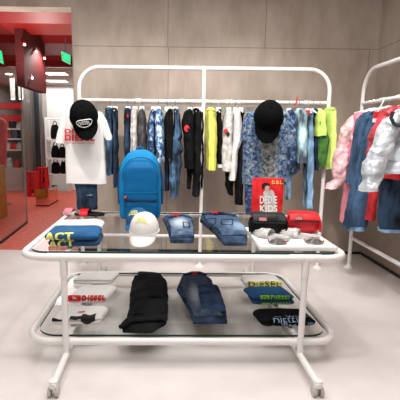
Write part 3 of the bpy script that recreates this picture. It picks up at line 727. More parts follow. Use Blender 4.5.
def tee_outfit():
    lab = 'white tee with red block lettering hung above short jeans at the left of the table'
    top = atY(84, 108, OY); t = thing('white_tee', top, lab, 'tee')
    mb = MB()
    hang_loft(mb, OY, .07, [(109, 77, 91), (112.5, 69, 98.5), (116, 65.5, 101), (122, 65, 103.5), (130, 65, 103.5), (150, 65.5, 104.2), (178, 66.3, 105.8), (183, 66.3, 106)], folds=3, amp=.03, seed=3, n=40)
    hang_loft(mb, OY+.01, .045, [(113, 66, 72), (120, 61, 68.5), (133, 57.5, 66.5), (143, 55.8, 65.5)], folds=2, amp=.03, seed=5)
    hang_loft(mb, OY+.01, .045, [(112, 97, 102), (120, 98.5, 106.5), (130, 101, 110), (137, 103.5, 112.3), (140, 106, 112)], folds=2, amp=.03, seed=6)
    d = crinkle(.005, 7, 4); mb.build('cloth', 'tee', t, origin=top, disp=d)
    col = MB(); col.tube([atY(84, 109, OY)+Vector((.055*math.cos(a), .05*math.sin(a)-.0, .004)) for a in [2*PI*i/20 for i in range(20)]], .006, 6, closed=True)
    col.build('neckband', 'tee2', t, origin=top)
    def fn(x0, x1, y0, y1, off=-.078):
        def f(u, v):
            p = atY(lerp(x0, x1, u), lerp(y1, y0, v), OY); h = abs(lerp(x0, x1, u)-84)/20; return Vector((p.x, OY+off+.03*h**3, p.z))
        return f
    lettering('DIESEL', fn(66.5, 96.5, 134.2, 141), 'red', t, bold=.05)
    lettering('DIESEL', fn(66.5, 96.5, 129, 133.8), 'red', t, bold=.04)
    lettering('FOR SUCCESSFUL LIVING', fn(67, 96, 142.4, 143.6), 'red', t, name='small_lettering', bold=.01)
    # trousers under it
    tp = atY(84, 178, OY); j = thing('short_jeans', tp, 'dark blue ripped short jeans hanging below the white tee', 'jeans')
    mb = MB(); hang_loft(mb, OY+.012, .055, [(176, 74, 96.5), (190, 76, 97), (207.5, 77.5, 97)], folds=4, amp=.05, seed=2, n=32)
    mb.build('legs', 'denimd', j, origin=tp, disp=crinkle(.006, 12, 2))
    mb = MB(); hang_loft(mb, OY+.01, .06, [(205.0, 77.3, 97.5), (209, 77.6, 97.3)], folds=4, amp=.04, seed=2, n=32); mb.build('hem_cuff', 'denimk', j, origin=tp)
    patch(j, 'ripped_patch', 89.5, 195.4, 3.4, .8, OY-.05, 'denimp', 9, label='pale frayed rip')
tee_outfit()

def camo_outfit():
    top = atY(268, 108, OY); t = thing('camouflage_shirt', top, 'blue and grey camouflage short-sleeved shirt under the right black cap', 'shirt')
    mb = MB(); hang_loft(mb, OY, .075, [(108.5, 262, 276), (111.5, 252, 285), (116, 247, 289), (125, 244.5, 289), (150, 243.5, 287), (178, 243, 286), (184, 243, 286)], folds=4, amp=.05, seed=7, n=40)
    hang_loft(mb, OY+.005, .05, [(112, 247, 254), (122, 242.6, 250), (134, 241, 247), (140.5, 240.5, 247)], folds=3, amp=.05, seed=8)
    hang_loft(mb, OY-.01, .05, [(111.5, 281, 287.5), (122, 283.5, 291.5), (138, 285, 294.5), (146.5, 284, 294)], folds=3, amp=.05, seed=9)
    mb.build('cloth', 'camo', t, origin=top, disp=crinkle(.008, 9, 8))
    mb = MB(); hang_loft(mb, OY-.008, .074, [(137, 257, 279), (150, 253.5, 280), (170, 256, 277), (184.5, 255, 277)], folds=4, amp=.05, seed=11, n=36)
    o = mb.build('front_panel', 'camog', t, origin=top, disp=crinkle(.008, 9, 8)); o['label'] = 'greyer camouflage front panel'
    mb = MB(); mb.tube([atY(268, 109, OY)+Vector((.055*math.cos(a), .05*math.sin(a), .006)) for a in [2*PI*i/20 for i in range(20)]], .009, 8, closed=True); mb.build('collar', 'camo', t, origin=top)
    tp = atY(250, 184, OY); j = thing('camouflage_trousers', tp, 'navy camouflage trousers hanging below the camouflage shirt', 'trousers')
    mb = MB(); hang_loft(mb, OY+.01, .05, [(180, 244, 264), (192, 244.5, 253), (205, 245, 252.5), (214, 246, 252)], folds=3, amp=.06, seed=5)
    mb.build('legs', 'tiedyed', j, origin=tp, disp=crinkle(.006, 12, 2))
camo_outfit()

# ------------------------------------------------------------------ caps
def cap(name, label, xf, m, rad=(.098, .112, .115), brim=.075, brimdrop=.35, lets=None, front_patch=None):
    """local: opening in the xy plane, front is -y, crown up"""
    org = xf.translation; t = thing(name, org, label, 'cap')
    def crown(az, el, off=0):
        ca, ce = math.cos(az), math.cos(el); seam = 1-.02*max(0, 1-abs(((az*3/PI+.5) % 1)-.5)*12) if el < 1.4 else 1
        ce2 = ce**.8 if ce > 0 else 0
        return Vector((rad[0]*ce2*ca*seam, rad[1]*ce2*math.sin(az)*seam, rad[2]*math.sin(el)**.95 if el > 0 else 0))*(1+off)
    mb = MB(); K = 48; E = 14
    rings = [[crown(2*PI*j/K, PI/2*i/E*.985) for j in range(K)] for i in range(E+1)]
    rings = [[p*.96+Vector((0, 0, 0)) for p in r] for r in rings[::-1][1:]][::1]+rings
    mb.loft(rings, caps=True); mb.build('crown', m, t, xf=xf, origin=org)
    mb = MB(); mb.lathe([(.001, .006), (.008, .004), (.009, 0), (.001, -.001)], (0, 0, rad[2]*.995), 12); mb.build('button', m, t, xf=xf, origin=org)
    # brim
    mb = MB(); U = 20; V = 8; lo = []; hi = []
    for i in range(U+1):
        a = math.radians(lerp(-152, -28, i/U)); s = math.sin(math.radians(lerp(0, 180, i/U)))**.55
        for j in range(V+1):
            q = j/V; r = 1+q*brim/rad[1]*s
            x = rad[0]*math.cos(a)*(1+.12*q*(s)); y = rad[1]*math.sin(a)*r
            z = .002-brimdrop*q*brim*s-((x/rad[0])**2)*.025*(.4+q*s)
            hi.append(Vector((x, y, z+.003))); lo.append(Vector((x, y, z-.003)))
    W = V+1; fs = []
    nH = len(hi)
    for i in range(U):
        for j in range(V):
            a_ = i*W+j; fs.append((a_, a_+1, a_+W+1, a_+W)); fs.append((nH+a_, nH+a_+W, nH+a_+W+1, nH+a_+1))
    edge = [i*W for i in range(U+1)]+[U*W+j for j in range(1, V+1)]+[i*W+V for i in range(U-1, -1, -1)]+[j for j in range(V-1, 0, -1)]
    for i in range(len(edge)): a_, b_ = edge[i], edge[(i+1) % len(edge)]; fs.append((a_, b_, nH+b_, nH+a_))
    mb.add(hi+lo, fs); mb.build('brim', m, t, xf=xf, origin=org)
    mb = MB(); mb.tube([Vector((rad[0]*1.0*math.cos(a), rad[1]*1.0*math.sin(a), .006)) for a in [2*PI*i/40 for i in range(40)]], .004, 6, closed=True); mb.build('sweatband', m, t, xf=xf, origin=org)
    for (txt, a0, a1, e0, e1, mm) in (lets or []):
        def f(u, v): return xf @ crown(math.radians(lerp(a0, a1, u)), math.radians(lerp(e0, e1, v)+ (8*math.sin(PI*u) if a1-a0 > 40 else 0)), .018)
        lettering(txt, f, mm, t, bold=.03)
    if front_patch:
        (ac, ec, ra, re, mm) = front_patch
        mb = MB(); mb.tube([crown(math.radians(ac+ra*math.cos(b)), math.radians(ec+re*math.sin(b)), .02) for b in [2*PI*i/28 for i in range(28)]], .0028, 6, closed=True)
        mb.build('emblem_outline', mm, t, xf=xf, origin=org)
    return t
def place(p, rx=0, ry=0, rz=0, s=1): return Matrix.Translation(p) @ Matrix.Rotation(ry, 4, 'Y') @ Matrix.Rotation(rz, 4, 'Z') @ Matrix.Rotation(rx, 4, 'X') @ Matrix.Scale(s, 4)
r = math.radians
p = atY(84, 116.5, OY-.15)
cap('black_baseball_cap', 'black baseball cap with oval white emblem hung over the white tee', place(p, r(55), r(-10), r(8), 1.2), 'blackcap',
    lets=[('DIESEL', -116, -64, 13, 29, M['whiteprint'])], front_patch=(-90, 25, 35, 15, 'whiteprint'))
p = atY(268.5, 117.5, OY-.15)
cap('black_baseball_cap', 'plain black baseball cap hung over the camouflage shirt', place(p, r(56), r(5), r(-8), 1.24), 'blackcap', brimdrop=.5)
# white cap and the blue cap behind it on the glass
p = atY(144.5, 238.5, 2.78); p.z = UT+.045
cap('white_baseball_cap', 'white baseball cap with yellow stitched lettering on the upper glass', place(p, r(9), 0, r(-8), 1.0), 'tee', rad=(.105, .115, .135), brim=.085, brimdrop=.45,
    lets=[('DIESEL', -122, -62, 36, 58, M['yellowcap'])])
p = atY(138, 226, 3.12); p.z = UT+.04
cap('blue_baseball_cap', 'blue cap with yellow and white lettering behind the white cap', place(p, r(4), r(-3), r(-14), .95), 'royal',
    lets=[('DIESEL', -125, -60, 34, 62, M['yellow'])])

# ------------------------------------------------------------------ backpack
def backpack():
    BY = 3.42; cxp = 140.5
    base = atY(cxp, 217, BY); base.z = UT; t = thing('blue_backpack', base, 'bright blue backpack standing upright on the back of the glass table', 'backpack')
    dz = 0
    rows = [(149.6, 136, 145), (150.6, 132, 149), (153, 128.5, 152.5), (157, 125, 156), (163, 121.8, 158.8), (170, 120.2, 160), (185, 119.3, 161), (200, 119.3, 161.3), (210, 119.8, 161), (215.5, 120.5, 160), (217.4, 122, 158.5)]
    mb = MB(); rr = interp_rows(rows, .8); rings = []
    for (y, a, b) in rr:
        A = atY(a, y, BY); Bq = atY(b, y, BY); tt = (y-149.6)/67.8
        dp = .075*min(1, (tt*6+.15))**.5*(.8+.2*tt)
        rings.append([Vector(((A.x+Bq.x)/2+px, BY+py, max(A.z, UT+.002))) for px, py in rrect((Bq.x-A.x)/2, dp, dp*.75, 5)])
    mb.loft(rings); d = crinkle(.005, 8, 3)
    def dd(v): w = d(v); w.z = max(w.z, UT); return w
    mb.build('main_body', 'bpack', t, origin=base, disp=dd)
    # front pocket
    rows = [(161.5, 133, 148), (163, 130, 151), (166, 127, 154), (171, 125, 156.5), (180, 123.8, 158), (192, 123.5, 158.5), (203, 123.5, 158.5), (213, 124, 158), (217, 125, 157)]
    mb = MB(); rings = []
    for (y, a, b) in interp_rows(rows, .8):
        A = atY(a, y, BY-.08); Bq = atY(b, y, BY-.08); tt = (y-161.5)/55
        dp = .045*min(1, tt*7+.2)**.5
        dp *= 1-.25*max(0, 1-abs(y-201.5)/2.2)
        rings.append([Vector(((A.x+Bq.x)/2+px, BY-.075+py, max(A.z, UT+.002))) for px, py in rrect((Bq.x-A.x)/2, dp, dp*.8, 5)])
    mb.loft(rings); mb.build('front_pocket', 'bpack2', t, origin=base, disp=dd)
    def arcz(pts, Y, r_, name, m):
        mb = MB(); mb.tube([atY(x, y, Y) for x, y in pts], r_, 8); return mb.build(name, m, t, origin=base)
    arcz([(122.5, 180), (123, 170), (126, 164), (131, 159.5), (137, 157.6), (144, 157.6), (150, 159.5), (155, 164), (158, 170), (158.6, 180)], BY-.088, .0035, 'zip', 'navyb')
    arcz([(125, 197.8), (129, 199.5), (136, 201), (146, 201.4), (154, 200.6), (158, 198.5)], BY-.128, .004, 'zip', 'black_trim')
    arcz([(124.5, 192.5), (135, 193), (148, 193), (157.5, 192)], BY-.122, .0025, 'seam', 'bpack')
    arcz([(125.3, 198), (125.3, 203), (125.4, 207)], BY-.135, .003, 'zip_pull', 'black_trim')
    c = atY(125.5, 197.5, BY-.135); mb = MB(); mb.lathe([(.001, .012), (.011, .006), (.011, -.006), (.001, -.012)], c, 10); o = mb.build('zip_tag', 'red', t, origin=base)
    arcz([(136.5, 151), (137.5, 147.9), (140, 147), (143, 147.9), (144, 151)], BY+.03, .007, 'grab_handle', 'bpack2')
    for pts in ([(121, 166), (119.3, 176), (118.8, 190), (119.6, 204)], [(160, 166), (162, 178), (162.3, 190), (161.6, 204)]):
        mb = MB(); mb.tube([atY(x, y, BY+.055) for x, y in pts], .013, 10); mb.build('shoulder_strap', 'navyb', t, origin=base)
backpack()

# ------------------------------------------------------------------ folded clothes
def folded(name, label, cat, pxl, pxr, yfront, z0, h, depth, m, layers=2, rz=0, seed=0, lets=(), marks=(), skew=0, amp=.006):
    """folded garment lying with its fold toward the camera; pxl/pxr/yfront locate the front bottom edge on height z0"""
    a = atZ(pxl, yfront, z0); b = atZ(pxr, yfront, z0); c = (a+b)/2; w = (b-a).length/2
    X = Matrix.Translation((c.x, c.y, z0)) @ Matrix.Rotation(rz, 4, 'Z')
    org = Vector((c.x, c.y, z0)); t = thing(name, org, label, cat)
    lh = h/layers; prof = []
    # front edge: one rounded fold per layer, bottom to top, then over the top to the back
    for l in range(layers):
        for i in range(9):
            th = -PI/2+PI*i/8; prof.append((.6*lh*(1-math.cos(th))+.004*l, lh*l+lh/2+lh/2*math.sin(th)))
    npf = len(prof)
    for q in (.25, .5, .75): prof.append((.6*lh+(depth-1.0*lh)*q, h*(1+.06*math.sin(q*3))))
    for l in range(layers-1, -1, -1):
        for i in range(7):
            th = PI/2-PI*i/6; prof.append((depth-.3*lh*(1-math.cos(th)), lh*l+lh/2+lh/2*math.sin(th)))
    d0 = crinkle(amp, 7, seed+1)
    def disp(v):
        p = d0(v); k = min(1, max(0, v.z/h)); return Vector((lerp(v.x, p.x, .5+.5*k), lerp(v.y, p.y, .5+.5*k), max(0, v.z+(p.z-v.z)*k)))
    K = 26; rings = []
    for i in range(K+1):
        u = -1+2*i/K; e = (1-abs(u)**8)**.5 if abs(u) < 1 else 0; e = max(e, .25)
        cz = h*.45
        rings.append([disp(Vector((u*w+skew*y_, y_*1 if e > .9 else depth/2+(y_-depth/2)*(.75+.25*e), (cz+(z_-cz)*e) if z_ > .002 else (0 if e > .9 else cz*(1-e)*.4)))) for y_, z_ in prof])
    MB().loft(rings).build('folded_cloth', m, t, xf=X, origin=org)
    top = prof[:npf+3]
    cum = [0]
    for i in range(1, len(top)): cum.append(cum[-1]+math.hypot(top[i][0]-top[i-1][0], top[i][1]-top[i-1][1]))
    def surf(s):
        s = min(max(s, 0), cum[-1])
        for i in range(1, len(top)):
            if s <= cum[i]:
                q = (s-cum[i-1])/max(1e-6, cum[i]-cum[i-1]); y_ = lerp(top[i-1][0], top[i][0], q); z_ = lerp(top[i-1][1], top[i][1], q)
                dy = top[i][0]-top[i-1][0]; dz = top[i][1]-top[i-1][1]; L = math.hypot(dy, dz) or 1
                return y_-dz/L*.004, z_+dy/L*.004
        return top[-1]
    def fnx(u0, u1, s0, s1):
        def f(u, v):
            y_, z_ = surf(lerp(s0, s1, v)); return X @ disp(Vector((lerp(u0, u1, u)*w+skew*y_, y_, z_)))
        return f
    for (txt, u0, u1, s0, s1, mm, bo) in lets: lettering(txt, fnx(u0, u1, s0, s1), mm, t, bold=bo)
    for (nm2, u0, u1, s0, s1, mm) in marks:
        f = fnx(u0, u1, s0, s1); mb = MB(); k1, k2 = 10, 10
        sh = lambda a_, b_: 1
        vs = []
        for i in range(k1+1):
            for j in range(k2+1):
                u, v = i/k1, j/k2; v2 = lerp(.12*math.sin(5*u+seed), 1-.12*math.cos(7*u+seed), v) if nm2 == 'dark_graphic' else v
                vs.append(f(u, v2))
        mb.add(vs, [(i*(k2+1)+j, (i+1)*(k2+1)+j, (i+1)*(k2+1)+j+1, i*(k2+1)+j+1) for i in range(k1) for j in range(k2)])
        mb.build(nm2, mm, t, False, origin=org)
    return t
# upper tier, left
folded('folded_tee', 'plain white folded tee on the upper glass behind the navy letter tops', 'tee', 53, 101.5, 230, UT, .042, .2, 'tee', 2, rz=r(2), seed=3)
folded('folded_sweatshirt', 'navy folded top with yellow letters lying directly on the upper glass', 'sweatshirt', 47, 99, 247, UT, .045, .26, 'navyb', 1, rz=r(3), seed=6,
       lets=[('ACT', -.96, .04, .006, .062, M['yellow'], .05)])
folded('folded_sweatshirt', 'navy folded top with yellow letters, upper one of the two stacked tops', 'sweatshirt', 43.5, 98, 240.5, UT+.047, .045, .25, 'royal', 1, rz=r(3), seed=8,
       lets=[('ACT', -.98, .1, .006, .075, M['yellow'], .05)])
# lower tier, left
folded('folded_tee', 'plain white folded tee at the back of the lower glass', 'tee', 72.5, 112, 284.5, LT, .05, .22, 'tee', 2, rz=r(2), seed=12, skew=.2)
folded('folded_tee', 'white folded tee with red box logo and lettering on the lower glass', 'tee', 67, 107, 303.5, LT, .06, .24, 'tee', 2, rz=r(3), seed=14, skew=.25,
       marks=[('red_box', -.94, -.32, .028, .1, M['red'])], lets=[('DIESEL', -.28, .92, .028, .1, M['red'], .05), ('D', -.72, -.5, .042, .088, M['whiteprint'], .04)])
folded('folded_tee', 'white folded tee with black painted graphic on the lower glass', 'tee', 52, 101, 325, LT, .05, .2, 'tee2', 2, rz=r(4), seed=15, skew=.15,
       marks=[('dark_graphic', -.98, -.35, .04, .075, M['blackprint']), ('dark_graphic', .15, .75, .025, .11, M['blackprint']), ('dark_graphic', -.3, .2, .07, .095, M['blackprint']), ('red_stroke', -.1, .2, .15, .165, M['red'])])
# lower tier, right
folded('folded_tee', 'white folded tee with yellow and black lettering on the lower glass', 'tee', 245, 283, 287.5, LT, .05, .2, 'tee', 2, rz=r(2), seed=20, skew=.0,
       marks=[('yellow_band', -.86, .92, .012, .085, M['yellow'])], lets=[('DIESEL', -.84, .9, .016, .046, M['blackprint'], .03), ('DIESEL', -.84, .9, .05, .082, M['blackprint'], .03)])
folded('folded_tee', 'blue folded tee with lime lettering, lower one of the blue pair', 'tee', 253, 295, 305, LT, .028, .2, 'navyb', 1, rz=r(2), seed=22,
       marks=[('lime_box', -.6, -.18, .003, .028, M['limeprint'])], lets=[('DIESEL', -.1, .86, .003, .028, M['limeprint'], .04)])
folded('folded_tee', 'blue folded tee with lime lettering, upper one of the blue pair', 'tee', 252, 295, 300.2, LT+.03, .036, .2, 'royal', 1, rz=r(2), seed=23, skew=-.15,
       marks=[('lime_box', -.62, -.2, .008, .05, M['limeprint']), ('red_neck_label', -.2, .05, .2, .22, M['red'])], lets=[('DIESEL', -.14, .84, .008, .05, M['limeprint'], .04), ('D', -.54, -.3, .017, .042, M['navyb'], .04)])
folded('folded_tee', 'black folded tee with pale blue graphic on the lower glass', 'tee', 262, 317, 326.5, LT, .045, .2, 'black', 2, rz=r(3), seed=25, skew=-.1,
       lets=[('DIESEL', -.6, .4, .035, .085, M['blueprint'], .01), ('~*x~*', -.7, .9, .004, .034, M['blueprint'], .0), ('~ wv ~', -.5, .95, .09, .12, M['blueprint'], .0)])

def lying(name, label, cat, z0, rows, m, h, parts=None, seed=0, amp=.007):
    """rows back to front: (y_px, xl, xr, height factor); a soft slab with flat underside"""
    rr = interp_rows(rows, .7); y0 = rr[0][0]; y1 = rr[-1][0]
    A = [atZ(a, y, z0) for y, a, b, f in rr]; Bq = [atZ(b, y, z0) for y, a, b, f in rr]
    org = (A[len(A)//2]+Bq[len(A)//2])/2; t = thing(name, org, label, cat)
    def build(nm, rr, m, h, zb=0, par=t, sd=0, lab=None, inset=0):
        rings = []; K = 22; n = len(rr)
        for i, (y, a, b, f) in enumerate(rr):
            p = atZ(a, y, z0); q = atZ(b, y, z0); c = (p+q)/2; u = (q-p)/2
            e = min(1, (min(i, n-1-i)+.6)/max(2, n*.07)); hh = h*f*e**.5
            ring = []
            for j in range(K):
                th = 2*PI*j/K; cx, sz = math.cos(th), math.sin(th)
                x_ = math.copysign(abs(cx)**.45, cx); z_ = (math.copysign(abs(sz)**.5, sz)+1)/2
                ring.append(c+u*x_+Vector((0, 0, zb+z_*hh)))
            rings.append(ring)
        dc = crinkle(amp, 9, sd+seed)
        def dsp(v):
            p = dc(v); k = min(1, max(0, (v.z-z0-zb*.5)/max(.01, h))); return Vector((lerp(v.x, p.x, k), lerp(v.y, p.y, k), max(z0, v.z+(p.z-v.z)*k*1.3)))
        o = MB().loft(rings).build(nm, m, par, origin=org, disp=dsp)
        if lab: o['label'] = lab
        return o
    build('lower_layer' if parts else 'cloth', rr, m, h)
    for pt in (parts or []):
        build(pt[0], interp_rows(pt[1], .7), pt[2], pt[3], pt[4], sd=pt[5] if len(pt) > 5 else 0)
    return t
def ribbon(t, px, py, z, s=1):
    c = atZ(px, py, z); mb = MB(); org = wloc(t)
    for sx in (-1, 1):
        mb.tube([c, c+Vector((sx*.02, -.008, .012))*s, c+Vector((sx*.036, 0, .006))*s, c+Vector((sx*.02, .008, .002))*s, c], .0035*s, 6)
        mb.tube([c, c+Vector((sx*.012, -.02, .0))*s, c+Vector((sx*.02, -.04, -.002))*s], .003*s, 6)
    mb.build('red_ribbon', 'redrib', t, origin=org)
def pxc(px, py, z, org): p = atZ(px, py, z); return p.x-org.x, p.y-org.y
# jeans one on upper glass
jr = [(219.5, 166, 189, .8), (223, 163, 193, 1), (229, 166, 193.5, 1), (236, 168, 194, 1), (243.5, 170, 194, .9)]
M['fade1'] = faded('faded_denim_pale', (52, 76, 104), (178, 192, 204), -.005, .0, .08, .24)
t = lying('folded_jeans', 'faded mid-blue folded jeans between the white cap and the other folded pair', 'jeans', UT, jr, 'denimd', .055, seed=31,
  parts=[('upper_leg', [(221, 167, 188, .9), (228, 168.5, 191, 1), (236, 170, 193, 1), (243, 171, 193.5, .9)], 'fade1', .035, .04, 2)])
M['fade2'] = faded('faded_denim_mid', (42, 68, 98), (132, 158, 184), .09, -.12, .13, .22)
def details(t, wb, z, pockets, rb):
    org = wloc(t); mb = MB(); mb.tube([atZ(x, y, z+dz) for x, y, dz in wb], .012, 8); mb.build('waistband', 'denimd', t, origin=org)
    for pts in pockets:
        mb = MB(); mb.tube([atZ(x, y, zz) for x, y, zz in pts], .004, 6, closed=True); mb.build('pocket_seam', 'denimk', t, origin=org)
    if rb: ribbon(t, rb[0], rb[1], rb[2])
details(t, [(169, 217.5, 0), (176, 216, .004), (183, 216, .004), (190, 217.8, 0)], UT+.07, [[(183, 222, UT+.085), (189, 222.5, UT+.08), (190, 227, UT+.08), (184, 227, UT+.085)]], (175.5, 215, UT+.095))
t = lying('folded_jeans', 'blue folded jeans lying diagonally on the upper glass left of the bags', 'jeans', UT, [(218, 201, 236, .8), (224, 200, 238, 1), (229, 206, 241, 1), (236, 214, 246, 1), (242, 219, 247, .95), (246, 223, 247, .8)], 'denimd', .055, seed=33,
  parts=[('upper_leg', [(220, 202, 235, .9), (228, 206, 239, 1), (236, 216, 244.5, 1), (243, 222, 246, .9)], 'fade2', .04, .04, 3)])
details(t, [(202, 214, 0), (212, 212.8, .006), (222, 213.2, .006), (235, 215.8, 0)], UT+.085, [[(222, 219, UT+.1), (233, 219.5, UT+.1), (232, 225, UT+.1), (221, 224, UT+.1)], [(206, 219, UT+.1), (216, 218.5, UT+.1), (215, 224, UT+.1), (207, 225, UT+.1)]], (214.5, 212.5, UT+.1))
# lower shelf trousers
t = lying('folded_trousers', 'black folded cargo trousers on the middle of the lower glass', 'trousers', LT, [(276, 135, 160, .7), (284, 132, 167, 1), (296, 130, 168, 1), (310, 129, 168, 1), (320, 127, 168, 1), (326, 121, 166, .9), (333, 123, 152, .8)], 'black2', .03, seed=36, amp=.011,
  parts=[('upper_leg', [(275, 138, 157, .8), (284, 136, 166, 1), (300, 135, 166, 1), (318, 134, 165, .9)], 'black2', .022, .024, 5),
         ('cargo_pocket', [(290, 149, 165, .8), (296, 148, 166, 1), (303, 148.5, 165, .9)], 'black', .012, .044, 7)])
mb = MB(); mb.tube([atZ(x, y, LT+.022) for x, y in ((136, 276.5), (143, 274.5), (152, 274.5), (158, 276.5))], .012, 8); mb.build('waistband', 'black2', t, origin=wloc(t))
mb = MB(); mb.tube([atZ(x, y, LT+.045) for x, y in ((120, 327), (132, 321), (145, 319.5), (164, 319))], .014, 8); mb.build('turned_cuff', 'black2', t, origin=wloc(t))
M['fade3'] = faded('dark_faded_denim', (28, 44, 66), (116, 124, 132), -.05, .02, .06, .26)
t = lying('folded_jeans', 'dark blue folded jeans with crossed red ribbon on the lower glass', 'jeans', LT, [(277, 182, 206, .7), (283, 180, 212, 1), (292, 176.5, 215, 1), (300, 181, 220, 1), (314, 189, 226, 1), (324, 193, 227.5, .8)], 'denimk', .04, seed=38,
  parts=[('upper_leg', [(278, 183, 205, .8), (290, 181, 210, 1), (305, 186, 214, 1), (321, 194, 222, .9)], 'fade3', .03, .03, 5),
         ('rolled_leg', [(291, 197, 216, .9), (300, 198, 221, 1), (310, 201, 224, 1), (318, 203, 226, .9)], 'denimk', .022, .045, 8)])
details(t, [(184, 275, 0), (192, 272.5, .004), (200, 272.5, .004), (206, 275, 0)], LT+.06, [[(199, 293, LT+.09), (212, 294, LT+.09), (214, 303, LT+.09), (201, 302, LT+.09)]], (194.5, 273, LT+.085))

# ------------------------------------------------------------------ slides by the short jeans
def slide(name, label, px, py, L, wd, rz, zb, msole, mstrap, z=UT, tilt=0, m2='tee'):
    c = atZ(px, py, z); t = thing(name, (c.x, c.y, z), label, 'sandal'); X = Matrix.Translation((c.x, c.y, z+zb)) @ Matrix.Rotation(rz, 4, 'Z') @ Matrix.Rotation(tilt, 4, 'X')
    def out(s):
        pts = []
        for i in range(28):
            a = 2*PI*i/28; y_ = math.sin(a)*L/2; k = 1-.18*math.exp(-((y_+.02)/.05)**2)-.06*(y_ < 0)
            pts.append((math.cos(a)*wd/2*k*s, y_*(1-(1-s)*wd/L)))
        return pts
    mb = MB(); mb.loft([[Vector((x, y, zz)) for x, y in out(s)] for zz, s in ((0, .93), (.004, 1), (.018, 1), (.024, .95), (.02, .85))]); mb.build('sole', msole, t, xf=X, origin=wloc(t))
    mb = MB(); rings = []
    for i in range(15):
        a = PI*i/14; rings.append([Vector((-math.cos(a)*wd*.53*q, y, .01+math.sin(a)*.05*q)) for y, q in ((.0, 1), (.075, .96), (.075, .9), (.0, .94))])
    mb.loft(rings); mb.build('strap', mstrap, t, xf=X, origin=wloc(t))
    return t
slide('slide_sandal', 'black slide sandal with wide red strap below the short jeans', 89.5, 215.2, .28, .15, r(86), .0, 'nylon', 'rednylon')
slide('slide_sandal', 'pale slide sandal with red printed strap left of the black one', 73.5, 214.5, .2, .08, r(80), 0, 'tee2', 'pink')

# ------------------------------------------------------------------ white plinth tray with bags, poster and slides
TH = .032; ZT = UT+TH
fl = atZ(259.5, 250.5, UT+.002); fr = atZ(334.5, 249, UT+.002)
bl = atZ(247.5, 232.5, ZT)
ty0 = fl.y; ty1 = 3.0
tr = MB().box(((fl.x+fr.x)/2, (ty0+ty1)/2, UT+TH/2), (fr.x-fl.x, ty1-ty0, TH), bev=.008)
tag(tr.build('white_plinth', 'plastic', origin=((fl.x+fr.x)/2, (ty0+ty1)/2, UT)), 'low white display plinth at the right of the upper glass under the bags', 'plinth')
def bum_bag(name, label, pxl, pxr, y0, yb, m, mtop, depth, Y, tagm, side=None):
    a = atZ(pxl, yb, ZT); b = atZ(pxr, yb, ZT); Yc = (a.y+b.y)/2+depth/2
    L = atY(pxl, yb, Yc); Rr = atY(pxr, yb, Yc); h = atY((pxl+pxr)/2, y0, Yc).z-ZT
    c = Vector(((L.x+Rr.x)/2, Yc, ZT)); w = (Rr.x-L.x)/2; t = thing(name, c, label, 'bag')
    rings = []; K = 22
    for i in range(K+1):
        u = -1+2*i/K; e = max(.35, (1-abs(u)**5))**.4
        ring = []
        for y_, z_ in rrect(depth/2, h/2, h*.36, 5):
            ring.append(c+Vector((u*w, y_*e*(1-.12*u*u), max(0.0, h/2+z_*e-(1-e)*h*.3))))
        rings.append(ring)
    d0 = crinkle(.006, 9, pxl)
    def d(v): p = d0(v); p.z = max(p.z, ZT+.001); return p
    MB().loft(rings).build('body', m, t, origin=c, disp=d)
    # lid flap over the top
    rings = []
    for i in range(K+1):
        u = (-1+2*i/K)*.93; fr_ = c.y-depth/2-.008; 
        pr = [(fr_, h*.66), (fr_-.004, h*.74), (fr_+.012, h*.95), (fr_+.035, h*1.03), (c.y+depth*.3, h*1.03), (c.y+depth*.3, h*.98), (fr_+.035, h*.98), (fr_+.016, h*.9), (fr_+.006, h*.74), (fr_+.008, h*.66)]
        rings.append([Vector((c.x+u*w, py, ZT+pz*(1-.06*u**4))) for py, pz in pr])
    MB().loft(rings).build('flap', mtop, t, origin=c, disp=d0)
    mb = MB(); mb.tube([c+Vector((u*w*.86, -depth/2-.012, h*.62)) for u in (-1, -.5, 0, .5, 1)], .004, 6); mb.build('zip', 'black_trim' if m != 'nylon' else 'nylon2', t, origin=c)
    f = flat_fn((c.x-w*.62, c.y-depth/2-.018, ZT+h*.74), (w*.42, 0, 0), (0, .0, h*.13))
    mb = MB(); mb.box(f(.5, .5)+Vector((0, .003, 0)), (w*.46, .004, h*.17)); mb.build('logo_tab', tagm[0], t, False, origin=c)
    lettering('DIESEL', f, tagm[1], t, bold=.02)
    for s in (-1, 1):
        mb = MB(); mb.tube([c+Vector((s*w*.97, -.02, h*.8)), c+Vector((s*w*1.08, -.03, h*.55)), c+Vector((s*w*1.04, -.05, h*.12))], .011, 8); mb.build('strap_end', side or m, t, origin=c)
    return t
bum_bag('black_bum_bag', 'black rectangular bum bag with dark grey flap on the white plinth', 249.5, 283.5, 213, 235, 'nylon', 'nylon2', .13, 2.85, ('red', M['whiteprint']), 'nylon')
bum_bag('red_bum_bag', 'bright red bum bag on the white plinth right of the black one', 285.5, 316.5, 212, 234.5, 'rednylon', 'rednylon', .12, 3.25, ('rednylon', M['whiteprint']), 'rednylon')
